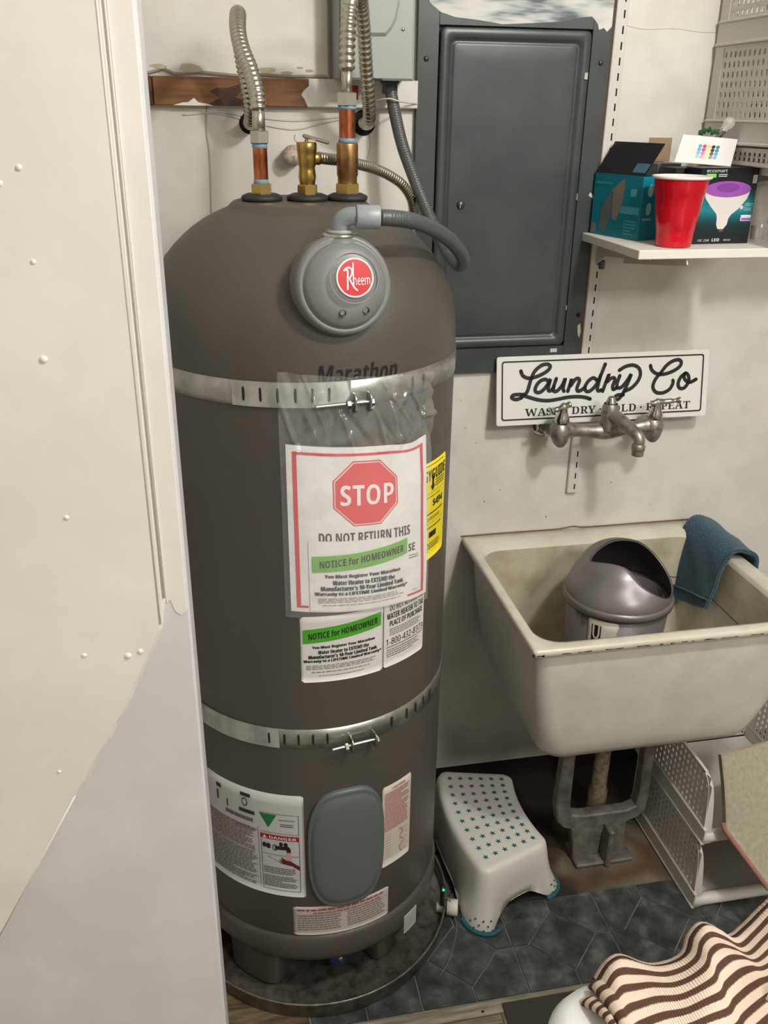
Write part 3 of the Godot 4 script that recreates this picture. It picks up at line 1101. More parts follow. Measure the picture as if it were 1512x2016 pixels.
	stuff(obj("fine_print", st, M(118, 104, 100, 0.6), lb))
	mp = on_tank(35.6, 44.5, 0.118, 0.171, 0.0, 0.2872)
	lb = sticker(mp, M(170, 170, 164, 0.5), "serial_label", heater)

func notice_band(lb: Node, mp: Callable, green: Material, black: Material, u0: float, v0: float, u1: float, v1: float, h: float) -> void:
	var st := S()
	grid(st, 16, 3, func(a, b): return mp.call(lerpf(u0, u1, a), lerpf(v0, v1, a) + h * b + 0.012 * sin(a * PI), 0.0013))
	obj("green_band", st, green, lb)
	st = S()
	var dv := v1 - v0
	ink(st, mp, "NOTICE for HOMEOWNER", lerpf(u0, u1, 0.07), v0 + dv * 0.07 + h * 0.27 + 0.006, lerpf(u0, u1, 0.95), v0 + dv * 0.07 + h * 0.72 + 0.006, dv * 0.88, "Droid Sans Bold", 0.0019)
	obj("band_lettering", st, black, lb)

func straps() -> void:
	var steel := MN(0.02, [C(150, 150, 144), C(186, 186, 178)], [0.3, 0.7], 0.34, Vector3(2, 2, 2), 91, 0.85)
	var bolt_m := M(186, 186, 180, 0.22, 1.0)
	for k in 2:
		var y0: float = [1.370, 0.6995][k]
		var y1: float = [1.411, 0.742][k]
		var o := thing("strap", ["upper slotted steel strap round the water heater, running behind the plastic pouch", "lower slotted steel strap round the water heater, below the white labels"][k], "strap", Vector3(HX, y0, HZ), "steel straps round the water heater")
		var st := S()
		var xf := Transform3D(Basis(), Vector3(HX, 0, HZ))
		var r := HR + 0.0004
		lathe(st, [Vector2(r, y0), Vector2(r + 0.0016, y0 + 0.0004), Vector2(r + 0.0018, (y0 + y1) / 2), Vector2(r + 0.0016, y1 - 0.0004), Vector2(r, y1)], 96, xf)
		obj("band", st, steel, o)
		# overlapping end of the band
		var mp := on_tank([-30.0, -80.0][k], [9.0, -19.0][k], y0, y1, 0.0, HR + 0.0022)
		st = S()
		grid(st, 24, 1, func(a, b): return mp.call(a, b, 0.0012))
		grid(st, 24, 1, func(a, b): return mp.call(a, 0.0, 0.0012 * b))
		grid(st, 24, 1, func(a, b): return mp.call(a, 1.0, 0.0012 * b))
		obj("band_end", st, steel, o)
		var slots: Array = [[-26.0, -20.3, -14.6, -9.0, -3.6, 1.8, 33.0, 38.5], [-23.0, -17.0, -11.6, -6.1, -0.6, 26.5, 34.5, 40.0, 45.5, 51.0]][k]
		for ph in slots:
			st = S(false)
			var m2 := on_tank(ph - 0.42, ph + 0.42, y0 + 0.009, y1 - 0.009, 0.0, HR + 0.0036)
			var pts := PackedVector3Array()
			for p in rrect(0, 1, 0, 1, 0.3, 3):
				pts.append(m2.call(p.x, p.y, 0.0002))
			fan(st, pts)
			obj("slot", st, M(20, 20, 19, 0.8), o)
		# clamp: two upright ears, threaded rod, nut, bolt head
		var b0: float = [9.2, 8.0][k]
		var b1: float = [14.0, 17.0][k]
		var yc := (y0 + y1) / 2 - 0.013
		var P := func(ph: float, rr: float, y: float) -> Vector3: return Vector3(HX + rr * sin(deg_to_rad(ph)), y, HZ + rr * cos(deg_to_rad(ph)))
		for ph in [b0, b1]:
			st = S(false)
			var rad := Vector3(sin(deg_to_rad(ph)), 0, cos(deg_to_rad(ph)))
			var tang := Vector3(rad.z, 0, -rad.x)
			extrude(st, rrect(-0.012, 0.016, -0.016, 0.016, 0.01, 5), Transform3D(Basis(rad, Vector3.UP, -tang), P.call(ph, HR + 0.012, yc) + tang * 0.001), 0.0022, 0.0004)
			obj("ear", st, bolt_m, o)
		st = S()
		var q0: Vector3 = P.call([-3.0, 0.6][k], HR + [0.021, 0.02][k], yc - 0.001)
		var q1: Vector3 = P.call(b1 + 0.6, HR + 0.019, yc + 0.001)
		var path := PackedVector3Array()
		for i in 61:
			path.append(q0.lerp(q1, i / 60.0))
		tube(st, path, func(i, _n): return 0.0030 + 0.0003 * (i % 2), 10)
		obj("threaded_rod", st, bolt_m, o)
		var dir := (q1 - q0).normalized()
		st = S(false)
		lathe(st, [Vector2(0, 0), Vector2(0.0062, 0), Vector2(0.007, 0.001), Vector2(0.007, 0.006), Vector2(0.0062, 0.007), Vector2(0, 0.007)], 6, along(P.call(b0 - 2.6, HR + 0.02, yc), dir))
		obj("nut", st, bolt_m, o)
		st = S(false)
		lathe(st, [Vector2(0, 0), Vector2(0.0066, 0), Vector2(0.0066, 0.004), Vector2(0.005, 0.0055), Vector2(0, 0.006)], 6, along(P.call(b1 + 0.5, HR + 0.0195, yc), dir))
		obj("bolt_head", st, bolt_m, o)

func pouch() -> void:
	var o := thing("document_pouch", "clear plastic pouch with a red-bordered white notice sheet hung on the heater", "pouch", Vector3(0.24, 0.98, 0.63))
	var paper := MN(0.02, [C(222, 220, 216), C(232, 230, 226)], [0.3, 0.7], 0.7, Vector3(1.5, 1.5, 1.5), 95)
	# the paper bulges a little and has a fold line across
	var base := on_tank(-12.6, 40.0, 1.002, 1.311, 0.024, HR + 0.0075)
	var mp := func(u: float, v: float, l: float) -> Vector3:
		var w := 0.0016 * sin(v * 5.0 + u * 2.0) * sin(u * 4.0 + 0.6) + 0.0007 * exp(-pow((v - 0.30 + 0.08 * u) * 26.0, 2.0)) + 0.0012 * sin(u * 13.0 + v * 9.0) * exp(-pow((u - 0.85) * 5.0, 2.0))
		var vv := v + (0.012 * exp(-pow((u - 0.82) * 9.0, 2.0)) - 0.02 * smoothstep(0.86, 1.0, u)) * (1.0 - smoothstep(0.0, 0.2, v))
		return base.call(u + 0.06 * v * u, vv, l + w)
	var sh := sheet(mp, 0, 0, 1, 1, 0.0, paper, "sheet", o, 40, 40)
	say(sh, "white sheet with red stop sign")
	var red := M(206, 52, 62, 0.6)
	var st := S()
	for q in [[0.038, 0.035, 0.96, 0.05], [0.038, 0.035, 0.064, 0.972], [0.935, 0.035, 0.96, 0.972], [0.038, 0.958, 0.11, 0.972], [0.80, 0.958, 0.96, 0.972]]:
		grid(st, 26, 26, func(a, b): return mp.call(lerpf(q[0], q[2], a), lerpf(q[1], q[3], b), 0.0007))
	obj("red_border", st, red, sh)
	var oc := Vector2(0.505, 0.27)
	var rx := 0.243
	var ry := 0.207
	st = S()
	shape(st, mp, disc2(oc, rx * 0.93, ry * 0.93, 8, PI / 8), 0.0007, 4)
	ringshape(st, mp, oc, rx, ry, 0.965, 0.0007, 8, PI / 8)
	obj("stop_sign", st, M(214, 62, 66, 0.6), sh)
	st = S()
	ink(st, mp, "STOP", 0.325, 0.215, 0.695, 0.335, 0.004, "Droid Sans Bold", 0.0014)
	obj("stop_lettering", st, M(236, 228, 224, 0.6), sh)
	var black := M(44, 42, 42, 0.6)
	st = S()
	ink(st, mp, "DO NOT RETURN THIS", 0.187, 0.500, 0.826, 0.560, 0.0, "Droid Sans Bold", 0.0009)
	ink(st, mp, "SE", 0.815, 0.625, 0.877, 0.675, 0.0, "Droid Sans Bold", 0.0009)
	obj("lettering", st, black, sh)
	# smaller slip lying over the sheet
	st = S()
	grid(st, 20, 20, func(a, b): return mp.call(lerpf(0.12, 0.80, a), lerpf(0.548 + 0.02 * smoothstep(0.7, 0.95, a), 0.99, b), 0.0016))
	var slip := obj("slip", st, paper, o)
	say(slip, "white slip with a green band over the sheet")
	var up := func(u: float, v: float, l: float) -> Vector3: return mp.call(u, v, l + 0.0016)
	notice_band(slip, up, M(112, 172, 66, 0.6), M(28, 30, 26, 0.6), 0.14, 0.642, 0.795, 0.575, 0.1)
	st = S()
	ink(st, up, "You Must Register Your Marathon", 0.215, 0.754, 0.735, 0.784, 0.0, "Droid Sans Bold", 0.0014, 0.0, 0.0035)
	ink(st, up, "Water Heater to EXTEND the", 0.265, 0.791, 0.69, 0.821, 0.0, "Droid Sans Bold", 0.0014, 0.0, 0.0035)
	ink(st, up, "Manufacturer's 10-Year Limited Tank", 0.19, 0.828, 0.76, 0.858, 0.0, "Droid Sans Bold", 0.0014, 0.0, 0.0035)
	ink(st, up, "Warranty to a LIFETIME Limited Warranty*", 0.15, 0.865, 0.795, 0.895, 0.0, "Droid Sans Bold", 0.0014, 0.0, 0.0035)
	obj("lettering", st, M(28, 28, 28, 0.6), slip)
	st = S()
	prose(st, up, 0.17, 0.77, 0.905, 0.94, 3)
	prose(st, up, 0.2, 0.75, 0.948, 0.958, 1)
	prose(st, mp, 0.82, 0.91, 0.70, 0.73, 2, 0, 0.0009)
	prose(st, mp, 0.84, 0.9, 0.935, 0.943, 1, 0, 0.0009)
	stuff(obj("fine_print", st, M(150, 148, 144, 0.6), slip))
	# the clear bag itself, wrinkled
	var clear := StandardMaterial3D.new()
	clear.transparency = BaseMaterial3D.TRANSPARENCY_ALPHA
	clear.albedo_color = Color(0.97, 0.97, 0.96, 0.10)
	clear.roughness = 0.1
	clear.cull_mode = BaseMaterial3D.CULL_DISABLED
	var bag := on_tank(-14.2, 40.8, 0.996, 1.432, 0.026, HR)
	var nz := FastNoiseLite.new()
	nz.seed = 12
	nz.frequency = 5.5
	nz.noise_type = FastNoiseLite.TYPE_CELLULAR
	nz.cellular_return_type = FastNoiseLite.RETURN_DISTANCE
	var n2 := FastNoiseLite.new()
	n2.seed = 5
	n2.frequency = 2.2
	st = S()
	var lines := []
	for k in 40:
		var la := rng.randf_range(0.0, PI)
		lines.append([Vector2(rng.randf(), rng.randf() * 0.34), Vector2(cos(la), sin(la)), rng.randf_range(0.003, 0.009) * (1.0 if k % 2 else -1.0), rng.randf_range(0.012, 0.04), rng.randf_range(0.12, 0.4)])
	grid(st, 130, 190, func(a, b):
		var top: float = 1.0 - smoothstep(0.24, 0.37, b)
		var w: float = n2.get_noise_2d(a, b) * 0.006
		for ln in lines:
			var dp: Vector2 = Vector2(a, b) - ln[0]
			var across: float = absf(dp.cross(ln[1]))
			var far: float = absf(dp.dot(ln[1]))
			w += ln[2] * maxf(0.0, 1.0 - across / ln[3]) * maxf(0.0, 1.0 - far / ln[4])
		w *= 0.12 + 0.88 * top
		return bag.call(a + 0.015 * b * a, b, 0.0165 + w))
	say(obj("bag", st, clear, o), "wrinkled clear plastic bag")

func pan() -> void:
	var at := Vector3(HX, 0, HZ)
	var o := thing("drain_pan", "round galvanised drain pan on the floor under the water heater", "pan", at)
	var steel := MN(0.03, [C(96, 92, 82), C(136, 132, 120), C(158, 154, 142)], [0.2, 0.5, 0.85], 0.4, Vector3(1.6, 1.6, 1.6), 101, 0.75)
	var st := S()
	var R := 0.3165
	lathe(st, [Vector2(0, 0.0005), Vector2(R - 0.004, 0.0005), Vector2(R, 0.004), Vector2(R + 0.001, 0.038), Vector2(R + 0.0035, 0.0405), Vector2(R + 0.003, 0.0445), Vector2(R - 0.0005, 0.045), Vector2(R - 0.002, 0.042), Vector2(R - 0.003, 0.008), Vector2(R - 0.008, 0.0065), Vector2(0, 0.006)], 96, Transform3D(Basis(), at))
	obj("tray", st, steel, o)
	# white drain fitting through the wall of the pan
	var dir := Vector3(sin(deg_to_rad(72.8)), 0, cos(deg_to_rad(72.8)))
	var c := at + dir * R + Vector3(0, 0.023, 0)
	st = S()
	lathe(st, [Vector2(0.012, 0.004), Vector2(0.0195, 0.004), Vector2(0.0195, 0.03), Vector2(0.0185, 0.032), Vector2(0.0, 0.032)], 24, along(c, dir))
	obj("drain_fitting", st, M(216, 210, 194, 0.5), o)
	st = S()
	lathe(st, [Vector2(0.0, -0.02), Vector2(0.014, -0.02), Vector2(0.015, -0.006), Vector2(0.018, -0.006), Vector2(0.018, -0.003), Vector2(0.0, -0.003)], 16, along(c, dir))
	obj("fitting_nut", st, M(206, 200, 186, 0.5), o)
	st = S()
	lathe(st, [Vector2(0.0, 0.003), Vector2(0.021, 0.003), Vector2(0.022, 0.0055), Vector2(0.0, 0.006)], 24, along(c, dir))
	obj("gasket", st, M(24, 24, 24, 0.6), o)
	# small leak alarm with a green light and its cable
	var p := Vector3(0.4675, 0.078, 0.452)
	var s := thing("leak_sensor", "small dark sensor with a glowing green light at the pan rim beside the step stool", "sensor", p - Vector3(0, 0.043, 0))
	st = S(false)
	box(st, p + Vector3(0, -0.012, 0), Vector3(0.011, 0.062, 0.016), 0.003, Basis(Vector3.UP, deg_to_rad(-15)))
	obj("housing", st, M(26, 26, 25, 0.5), s)
	st = S()
	var led_at := p + Vector3(-0.001, 0.0135, 0.0085)
	lathe(st, [Vector2(0.0032, -0.003), Vector2(0.0032, 0.001), Vector2(0.002, 0.003), Vector2(0, 0.0035)], 12, along(led_at, Vector3(-0.15, 0.35, 1)))
	var gm := StandardMaterial3D.new()
	gm.albedo_color = Color8(40, 200, 120)
	gm.emission_enabled = true
	gm.emission = Color8(30, 235, 130)
	gm.emission_energy_multiplier = 1.2
	obj("green_light", st, gm, s)
	var gl := OmniLight3D.new()
	gl.name = "green_glow"
	gl.light_color = Color8(30, 235, 130)
	gl.light_energy = 0.00006
	gl.light_size = 0.003
	gl.omni_range = 5.0
	gl.omni_attenuation = 2.0
	gl.shadow_enabled = true
	gl.position = led_at + Vector3(-0.001, 0.003, 0.006) - off
	s.add_child(gl)
	st = S()
	rod(st, smooth_path([Vector3(0.4675, 0.05, 0.452), Vector3(0.484, 0.052, 0.452), Vector3(0.492, 0.02, 0.462), Vector3(0.495, 0.002, 0.49), Vector3(0.48, 0.0025, 0.53), Vector3(0.45, 0.0025, 0.585), Vector3(0.42, 0.0025, 0.62)], 8), 0.0012, 6)
	obj("cable", st, M(120, 116, 106, 0.5), s)

func hexnut(st: SurfaceTool, xf: Transform3D, r: float, y0: float, y1: float) -> void:
	lathe(st, [Vector2(0, y0), Vector2(r * 0.92, y0), Vector2(r, y0 + 0.0015), Vector2(r, y1 - 0.0015), Vector2(r * 0.92, y1), Vector2(0, y1)], 6, xf)

func riser(o: Node3D, x: float, z: float, tall: bool) -> void:
	var xf := Transform3D(Basis(Vector3.UP, 0.35), Vector3(x, 0, z))
	var brass := M(184, 156, 92, 0.3, 1.0)
	var copper := MN(0.03, [C(120, 66, 40), C(176, 104, 66), C(196, 128, 88)], [0.2, 0.55, 0.85], 0.32, Vector3(2, 0.8, 2), 111, 1.0, false)
	var steel := M(190, 188, 178, 0.25, 1.0)
	var tape := M(112, 146, 168, 0.6)
	var st := S()
	lathe(st, [Vector2(0, 1.659), Vector2(0.034, 1.659), Vector2(0.0355, 1.663), Vector2(0.034, 1.667), Vector2(0.026, 1.6705), Vector2(0.016, 1.671), Vector2(0, 1.671)], 28, xf)
	obj("grommet", st, M(34, 33, 32, 0.6), o)
	st = S(false)
	hexnut(st, xf, 0.0185 if not tall else 0.0225, 1.669, 1.6865)
	obj("brass_nut", st, brass, o)
	if not tall:
		st = S()
		lathe(st, [Vector2(0.0118, 1.686), Vector2(0.0128, 1.688), Vector2(0.0128, 1.692), Vector2(0.0118, 1.694)], 20, xf)
		obj("sealing_tape", st, tape, o)
		st = S()
		lathe(st, [Vector2(0.0118, 1.742), Vector2(0.0132, 1.744), Vector2(0.0132, 1.748), Vector2(0.0118, 1.750)], 20, xf)
		obj("sealing_tape", st, tape, o)
		st = S()
		lathe(st, [Vector2(0.0122, 1.686), Vector2(0.0122, 1.752)], 20, xf)
		obj("copper_pipe", st, copper, o)
		st = S(false)
		hexnut(st, xf, 0.0165, 1.749, 1.769)
		obj("hex_nut", st, steel, o)
	else:
		st = S()
		lathe(st, [Vector2(0.0165, 1.686), Vector2(0.0168, 1.697), Vector2(0.0182, 1.70), Vector2(0.0185, 1.748), Vector2(0.0175, 1.752), Vector2(0.012, 1.752)], 24, xf)
		obj("coupling", st, MN(0.03, [C(126, 92, 56), C(168, 130, 84), C(188, 150, 100)], [0.2, 0.55, 0.85], 0.38, Vector3(2, 1, 2), 113, 1.0, false), o)
		st = S()
		lathe(st, [Vector2(0.0135, 1.751), Vector2(0.0152, 1.752), Vector2(0.015, 1.757), Vector2(0.0135, 1.759)], 20, xf)
		obj("sealing_tape", st, tape, o)
		st = S()
		lathe(st, [Vector2(0.0135, 1.803), Vector2(0.0152, 1.804), Vector2(0.0152, 1.808), Vector2(0.0135, 1.809)], 20, xf)
		obj("sealing_tape", st, tape, o)
		st = S()
		lathe(st, [Vector2(0.0138, 1.75), Vector2(0.0138, 1.81)], 20, xf)
		obj("copper_pipe", st, copper, o)
		st = S(false)
		hexnut(st, xf, 0.018, 1.808, 1.829)
		obj("hex_nut", st, steel, o)

func pipes() -> void:
	var steel := M(186, 182, 168, 0.27, 1.0)
	# left riser
	var o := thing("water_pipe", "left water pipe with copper stub and corrugated steel hose bent into the wall", "pipe", Vector3(0.1062, 1.659, 0.37), "corrugated water pipes on the heater")
	riser(o, 0.1062, 0.37, false)
	var st := S()
	rod(st, [Vector3(0.1062, 1.768, 0.37), Vector3(0.1055, 1.80, 0.369)], 0.0108, 16)
	obj("sleeve", st, steel, o)
	obj("hose", ridged([Vector3(0.1055, 1.80, 0.369), Vector3(0.105, 1.825, 0.364), Vector3(0.097, 1.862, 0.342), Vector3(0.086, 1.895, 0.315), Vector3(0.083, 1.925, 0.28), Vector3(0.086, 1.948, 0.235), Vector3(0.09, 1.952, 0.19), Vector3(0.091, 1.935, 0.148), Vector3(0.094, 1.90, 0.125), Vector3(0.102, 1.85, 0.115), Vector3(0.109, 1.81, 0.10), Vector3(0.111, 1.782, 0.06), Vector3(0.111, 1.776, -0.002)], 0.0112, 0.0085, 0.0028), steel, o)
	st = S()
	lathe(st, [Vector2(0.0, 0.0003), Vector2(0.019, 0.0003), Vector2(0.0205, 0.0012), Vector2(0.0195, 0.0028), Vector2(0.013, 0.0028)], 24, along(Vector3(0.111, 1.776, 0.0), Vector3(0, 0, 1)))
	obj("wall_hole", st, M(16, 15, 14, 0.9), o)
	# right riser
	o = thing("water_pipe", "right water pipe with tall brass coupling and corrugated steel hose looped to the wall", "pipe", Vector3(0.2542, 1.659, 0.37), "corrugated water pipes on the heater")
	riser(o, 0.2542, 0.37, true)
	st = S()
	rod(st, [Vector3(0.2542, 1.828, 0.37), Vector3(0.2545, 1.862, 0.37)], 0.0092, 16)
	obj("sleeve", st, steel, o)
	obj("hose", ridged([Vector3(0.2545, 1.862, 0.37), Vector3(0.2555, 1.90, 0.369), Vector3(0.258, 1.935, 0.364), Vector3(0.264, 1.965, 0.35), Vector3(0.275, 1.985, 0.318), Vector3(0.289, 1.99, 0.275), Vector3(0.302, 1.972, 0.23), Vector3(0.313, 1.93, 0.195), Vector3(0.322, 1.88, 0.165), Vector3(0.332, 1.83, 0.135), Vector3(0.341, 1.795, 0.10), Vector3(0.346, 1.780, 0.055), Vector3(0.346, 1.779, -0.002)], 0.0104, 0.0105, 0.0032), steel, o)
	st = S()
	lathe(st, [Vector2(0.0, 0.0003), Vector2(0.023, 0.0003), Vector2(0.025, 0.0012), Vector2(0.0235, 0.003), Vector2(0.014, 0.003)], 24, along(Vector3(0.346, 1.779, 0.0), Vector3(0, 0, 1)))
	obj("wall_hole", st, M(16, 15, 14, 0.9), o)
	obj("red_tag", bx(0.318, 0.330, 1.822, 1.848, 0.03, 0.033, 0.001), M(150, 24, 28, 0.6), o)
	# relief valve between them
	o = thing("relief_valve", "brass pressure relief valve with grey lever between the two water pipes", "valve", Vector3(0.1845, 1.659, 0.372))
	var xf := Transform3D(Basis(Vector3.UP, 0.2), Vector3(0.1845, 0, 0.372))
	var brass := M(180, 150, 84, 0.3, 1.0)
	st = S()
	lathe(st, [Vector2(0, 1.659), Vector2(0.035, 1.659), Vector2(0.0365, 1.663), Vector2(0.035, 1.667), Vector2(0.026, 1.6705), Vector2(0, 1.671)], 28, xf)
	obj("grommet", st, M(34, 33, 32, 0.6), o)
	st = S(false)
	hexnut(st, xf, 0.0178, 1.669, 1.685)
	obj("brass_nut", st, brass, o)
	st = S()
	lathe(st, [Vector2(0.013, 1.684), Vector2(0.0138, 1.690), Vector2(0.0152, 1.697), Vector2(0.0142, 1.707), Vector2(0.0135, 1.712), Vector2(0.0155, 1.7165), Vector2(0.0162, 1.73), Vector2(0.0162, 1.737), Vector2(0.0172, 1.739), Vector2(0.0172, 1.750), Vector2(0.016, 1.752), Vector2(0, 1.752)], 28, xf)
	obj("body", st, brass, o)
	st = S()
	rod(st, [Vector3(0.1845, 1.727, 0.372), Vector3(0.2, 1.7265, 0.368), Vector3(0.207, 1.726, 0.366)], 0.0105, 16)
	obj("outlet", st, brass, o)
	st = S(false)
	box(st, Vector3(0.2, 1.757, 0.376), Vector3(0.046, 0.0065, 0.013), 0.002, Basis(Vector3(0.96, -0.24, 0.1).normalized(), Vector3(0.24, 0.96, 0).normalized(), Vector3(-0.1, 0, 1).normalized()).orthonormalized())
	obj("lever", st, M(150, 148, 140, 0.4, 0.7), o)
	st = S()
	rod(st, [Vector3(0.1845, 1.75, 0.372), Vector3(0.1845, 1.764, 0.372)], 0.003, 8)
	rod(st, smooth_path([Vector3(0.168, 1.752, 0.372), Vector3(0.164, 1.758, 0.372), Vector3(0.166, 1.764, 0.372)], 4), 0.0009, 6)
	obj("stem", st, M(180, 178, 168, 0.3, 0.9), o)
	# its corrugated discharge hose, running right behind the tall pipe
	o = thing("discharge_hose", "thin corrugated steel discharge hose running right behind the tall brass pipe", "hose", Vector3(0.3, 1.69, 0.25))
	obj("hose", ridged([Vector3(0.205, 1.727, 0.355), Vector3(0.226, 1.724, 0.335), Vector3(0.255, 1.72, 0.31), Vector3(0.3, 1.71, 0.26), Vector3(0.335, 1.70, 0.22), Vector3(0.37, 1.685, 0.19), Vector3(0.4, 1.665, 0.165), Vector3(0.425, 1.63, 0.13), Vector3(0.435, 1.57, 0.09), Vector3(0.435, 1.4, 0.055), Vector3(0.435, 1.2, 0.05)], 0.0074, 0.0068, 0.0026, 12), steel, o)
	# capped stub in the wall
	o = thing("pipe_stub", "painted copper pipe stub capped in the wall behind the relief valve", "pipe", Vector3(0.198, 1.716, 0))
	st = S()
	lathe(st, [Vector2(0.0, 0.045), Vector2(0.017, 0.045), Vector2(0.0185, 0.04), Vector2(0.0185, 0.02), Vector2(0.02, 0.017), Vector2(0.02, 0.001)], 18, along(Vector3(0.198, 1.716, 0.0), Vector3(-0.12, 0.05, 1)))
	obj("cap", st, MN(0.03, [C(150, 122, 108), C(196, 184, 172)], [0.35, 0.6], 0.6, Vector3(3, 3, 3), 117), o)

func electrics() -> void:
	# grey disconnect box
	var o := thing("disconnect_box", "light grey metal disconnect box on the wall above the conduit", "electrical box", Vector3(0.352, 1.86, 0))
	var gm := M(150, 154, 148, 0.38)
	obj("housing", bx(0.281, 0.424, 1.858, 2.2, 0.0, 0.088, 0.003), gm, o)
	var st := S(false)
	extrude(st, PV([0.286, 1.856, 0.428, 1.856, 0.428, 2.21, 0.286, 2.21]), Transform3D(Basis(), Vector3(0, 0, 0.089)), 0.012, 0.004)
	var cv := obj("cover", st, M(158, 163, 156, 0.35), o)
	st = S(false)
	extrude(st, PV([0.30, 1.93, 0.372, 1.932, 0.384, 1.945, 0.392, 1.96, 0.398, 1.99, 0.40, 2.19, 0.30, 2.19]), Transform3D(Basis(), Vector3(0, 0, 0.1005)), 0.007, 0.006)
	obj("raised_panel", st, M(158, 163, 156, 0.35), cv)
	obj("slot", bx(0.345, 0.366, 1.8555, 1.859, 0.086, 0.1015, 0.0005), M(24, 24, 24, 0.7), cv)
	st = S()
	lathe(st, [Vector2(0.004, 0), Vector2(0.0035, 0.0015), Vector2(0, 0.002)], 10, along(Vector3(0.405, 1.945, 0.101), Vector3(0, 0, 1)))
	obj("screw", st, M(210, 210, 200, 0.2, 1.0), cv)
	# conduit
	o = thing("conduit", "dark grey flexible conduit looping from the disconnect box to the heater cover", "conduit", Vector3(0.39, 1.5, 0.3))
	var cg := M(74, 77, 76, 0.4)
	var pts := [Vector3(0.266, 1.6545, 0.612), Vector3(0.285, 1.6535, 0.608), Vector3(0.32, 1.647, 0.588), Vector3(0.367, 1.629, 0.535), Vector3(0.421, 1.598, 0.46), Vector3(0.463, 1.561, 0.385), Vector3(0.478, 1.535, 0.31), Vector3(0.472, 1.552, 0.23), Vector3(0.45, 1.612, 0.17), Vector3(0.424, 1.686, 0.13), Vector3(0.406, 1.746, 0.1), Vector3(0.394, 1.815, 0.07), Vector3(0.39, 1.848, 0.06)]
	obj("hose", ridged(pts, 0.0118, 0.005, 0.0006, 16), cg, o)
	st = S()
	lathe(st, [Vector2(0.0145, 1.833), Vector2(0.0155, 1.836), Vector2(0.0155, 1.85), Vector2(0.019, 1.852), Vector2(0.019, 1.857), Vector2(0, 1.857)], 20, Transform3D(Basis(), Vector3(0.389, 0, 0.06)))
	obj("box_connector", st, M(52, 54, 53, 0.45), o)
	var lt := M(128, 134, 136, 0.4)
	st = S()
	tube(st, smooth_path([Vector3(0.2055, 1.632, 0.602), Vector3(0.2055, 1.640, 0.603), Vector3(0.209, 1.650, 0.605), Vector3(0.219, 1.6565, 0.609), Vector3(0.234, 1.6575, 0.613)], 6), func(_i, _n): return 0.0135, 18)
	obj("elbow", st, lt, o)
	st = S()
	lathe(st, [Vector2(0.0, 0.0), Vector2(0.0165, 0.0), Vector2(0.0175, 0.002), Vector2(0.0175, 0.034), Vector2(0.0165, 0.036), Vector2(0.0, 0.036)], 22, along(Vector3(0.229, 1.6563, 0.6125), Vector3(0.98, -0.02, 0.03)))
	obj("collar", st, M(140, 146, 148, 0.4), o)
	st = S()
	lathe(st, [Vector2(0.0, 0.0), Vector2(0.0205, 0.0), Vector2(0.0205, 0.004), Vector2(0.0, 0.005)], 22, Transform3D(Basis(), Vector3(0.2055, 1.6325, 0.602)))
	obj("flange", st, M(150, 150, 144, 0.4), o)
	# white string round the conduit
	st = S()
	rod(st, smooth_path([Vector3(0.352, 1.814, 0.03), Vector3(0.367, 1.822, 0.07), Vector3(0.385, 1.824, 0.087), Vector3(0.402, 1.82, 0.085), Vector3(0.43, 1.818, 0.04), Vector3(0.455, 1.817, 0.022)], 6), 0.0016, 6)
	var s := obj("string", st, M(206, 202, 190, 0.8))
	s.position = off
	tag(s, "white string tied round the conduit under the disconnect box", "string")
	# breaker panel
	o = thing("breaker_panel", "large dark grey flush breaker panel with hinged door in the back wall", "breaker panel", Vector3(0.66, 1.24, 0))
	var pg := MN(0.012, [C(54, 59, 60), C(60, 65, 65), C(66, 71, 70)], [0.25, 0.5, 0.8], 0.36, Vector3(0.8, 0.8, 0.8), 121)
	st = S(false)
	for q in [[0.4545, 0.4985, 1.24, 2.3], [0.8275, 0.8685, 1.24, 2.3], [0.4985, 0.8275, 1.24, 1.2985], [0.4985, 0.8275, 1.9615, 2.3]]:
		box(st, Vector3((q[0] + q[1]) / 2, (q[2] + q[3]) / 2, 0.007), Vector3(q[1] - q[0], q[3] - q[2], 0.014), 0.0008)
	obj("frame", st, pg, o)
	obj("door_well", bx(0.498, 0.828, 1.298, 1.962, 0.0005, 0.004, 0.0005), M(22, 24, 25, 0.7), o)
	st = S()
	var rings := []
	for q in [[0.0, 0.004, 0.012], [0.0, 0.0165, 0.012], [0.0025, 0.019, 0.013], [0.0145, 0.019, 0.013], [0.0195, 0.0165, 0.012], [0.0225, 0.012, 0.011], [0.026, 0.0115, 0.010], [0.0285, 0.0135, 0.010], [0.032, 0.014, 0.009], [0.06, 0.014, 0.006]]:
		rings.append(wall_ring(rrect(0.5015 + q[0], 0.8245 - q[0], 1.3015 + q[0], 1.9585 - q[0], q[2], 5), q[1]))
	loft(st, rings, Vector3(0.663, 1.63, -2.0))
	fan(st, rings[rings.size() - 1], Vector3(0.663, 1.63, -2.0))
	var door := obj("door", st, pg, o)
	st = S()
	lathe(st, [Vector2(0.0085, 0.0), Vector2(0.0085, 0.003), Vector2(0.0075, 0.0042), Vector2(0, 0.0045)], 20, along(Vector3(0.559, 1.617, 0.0138), Vector3(0, 0, 1)))
	obj("latch", st, M(70, 74, 75, 0.3, 0.5), door)
	st = S(false)
	box(st, Vector3(0.5565, 1.617, 0.019), Vector3(0.0022, 0.014, 0.003), 0.0006)
	obj("latch_slot", st, M(210, 210, 204, 0.25, 0.9), door)
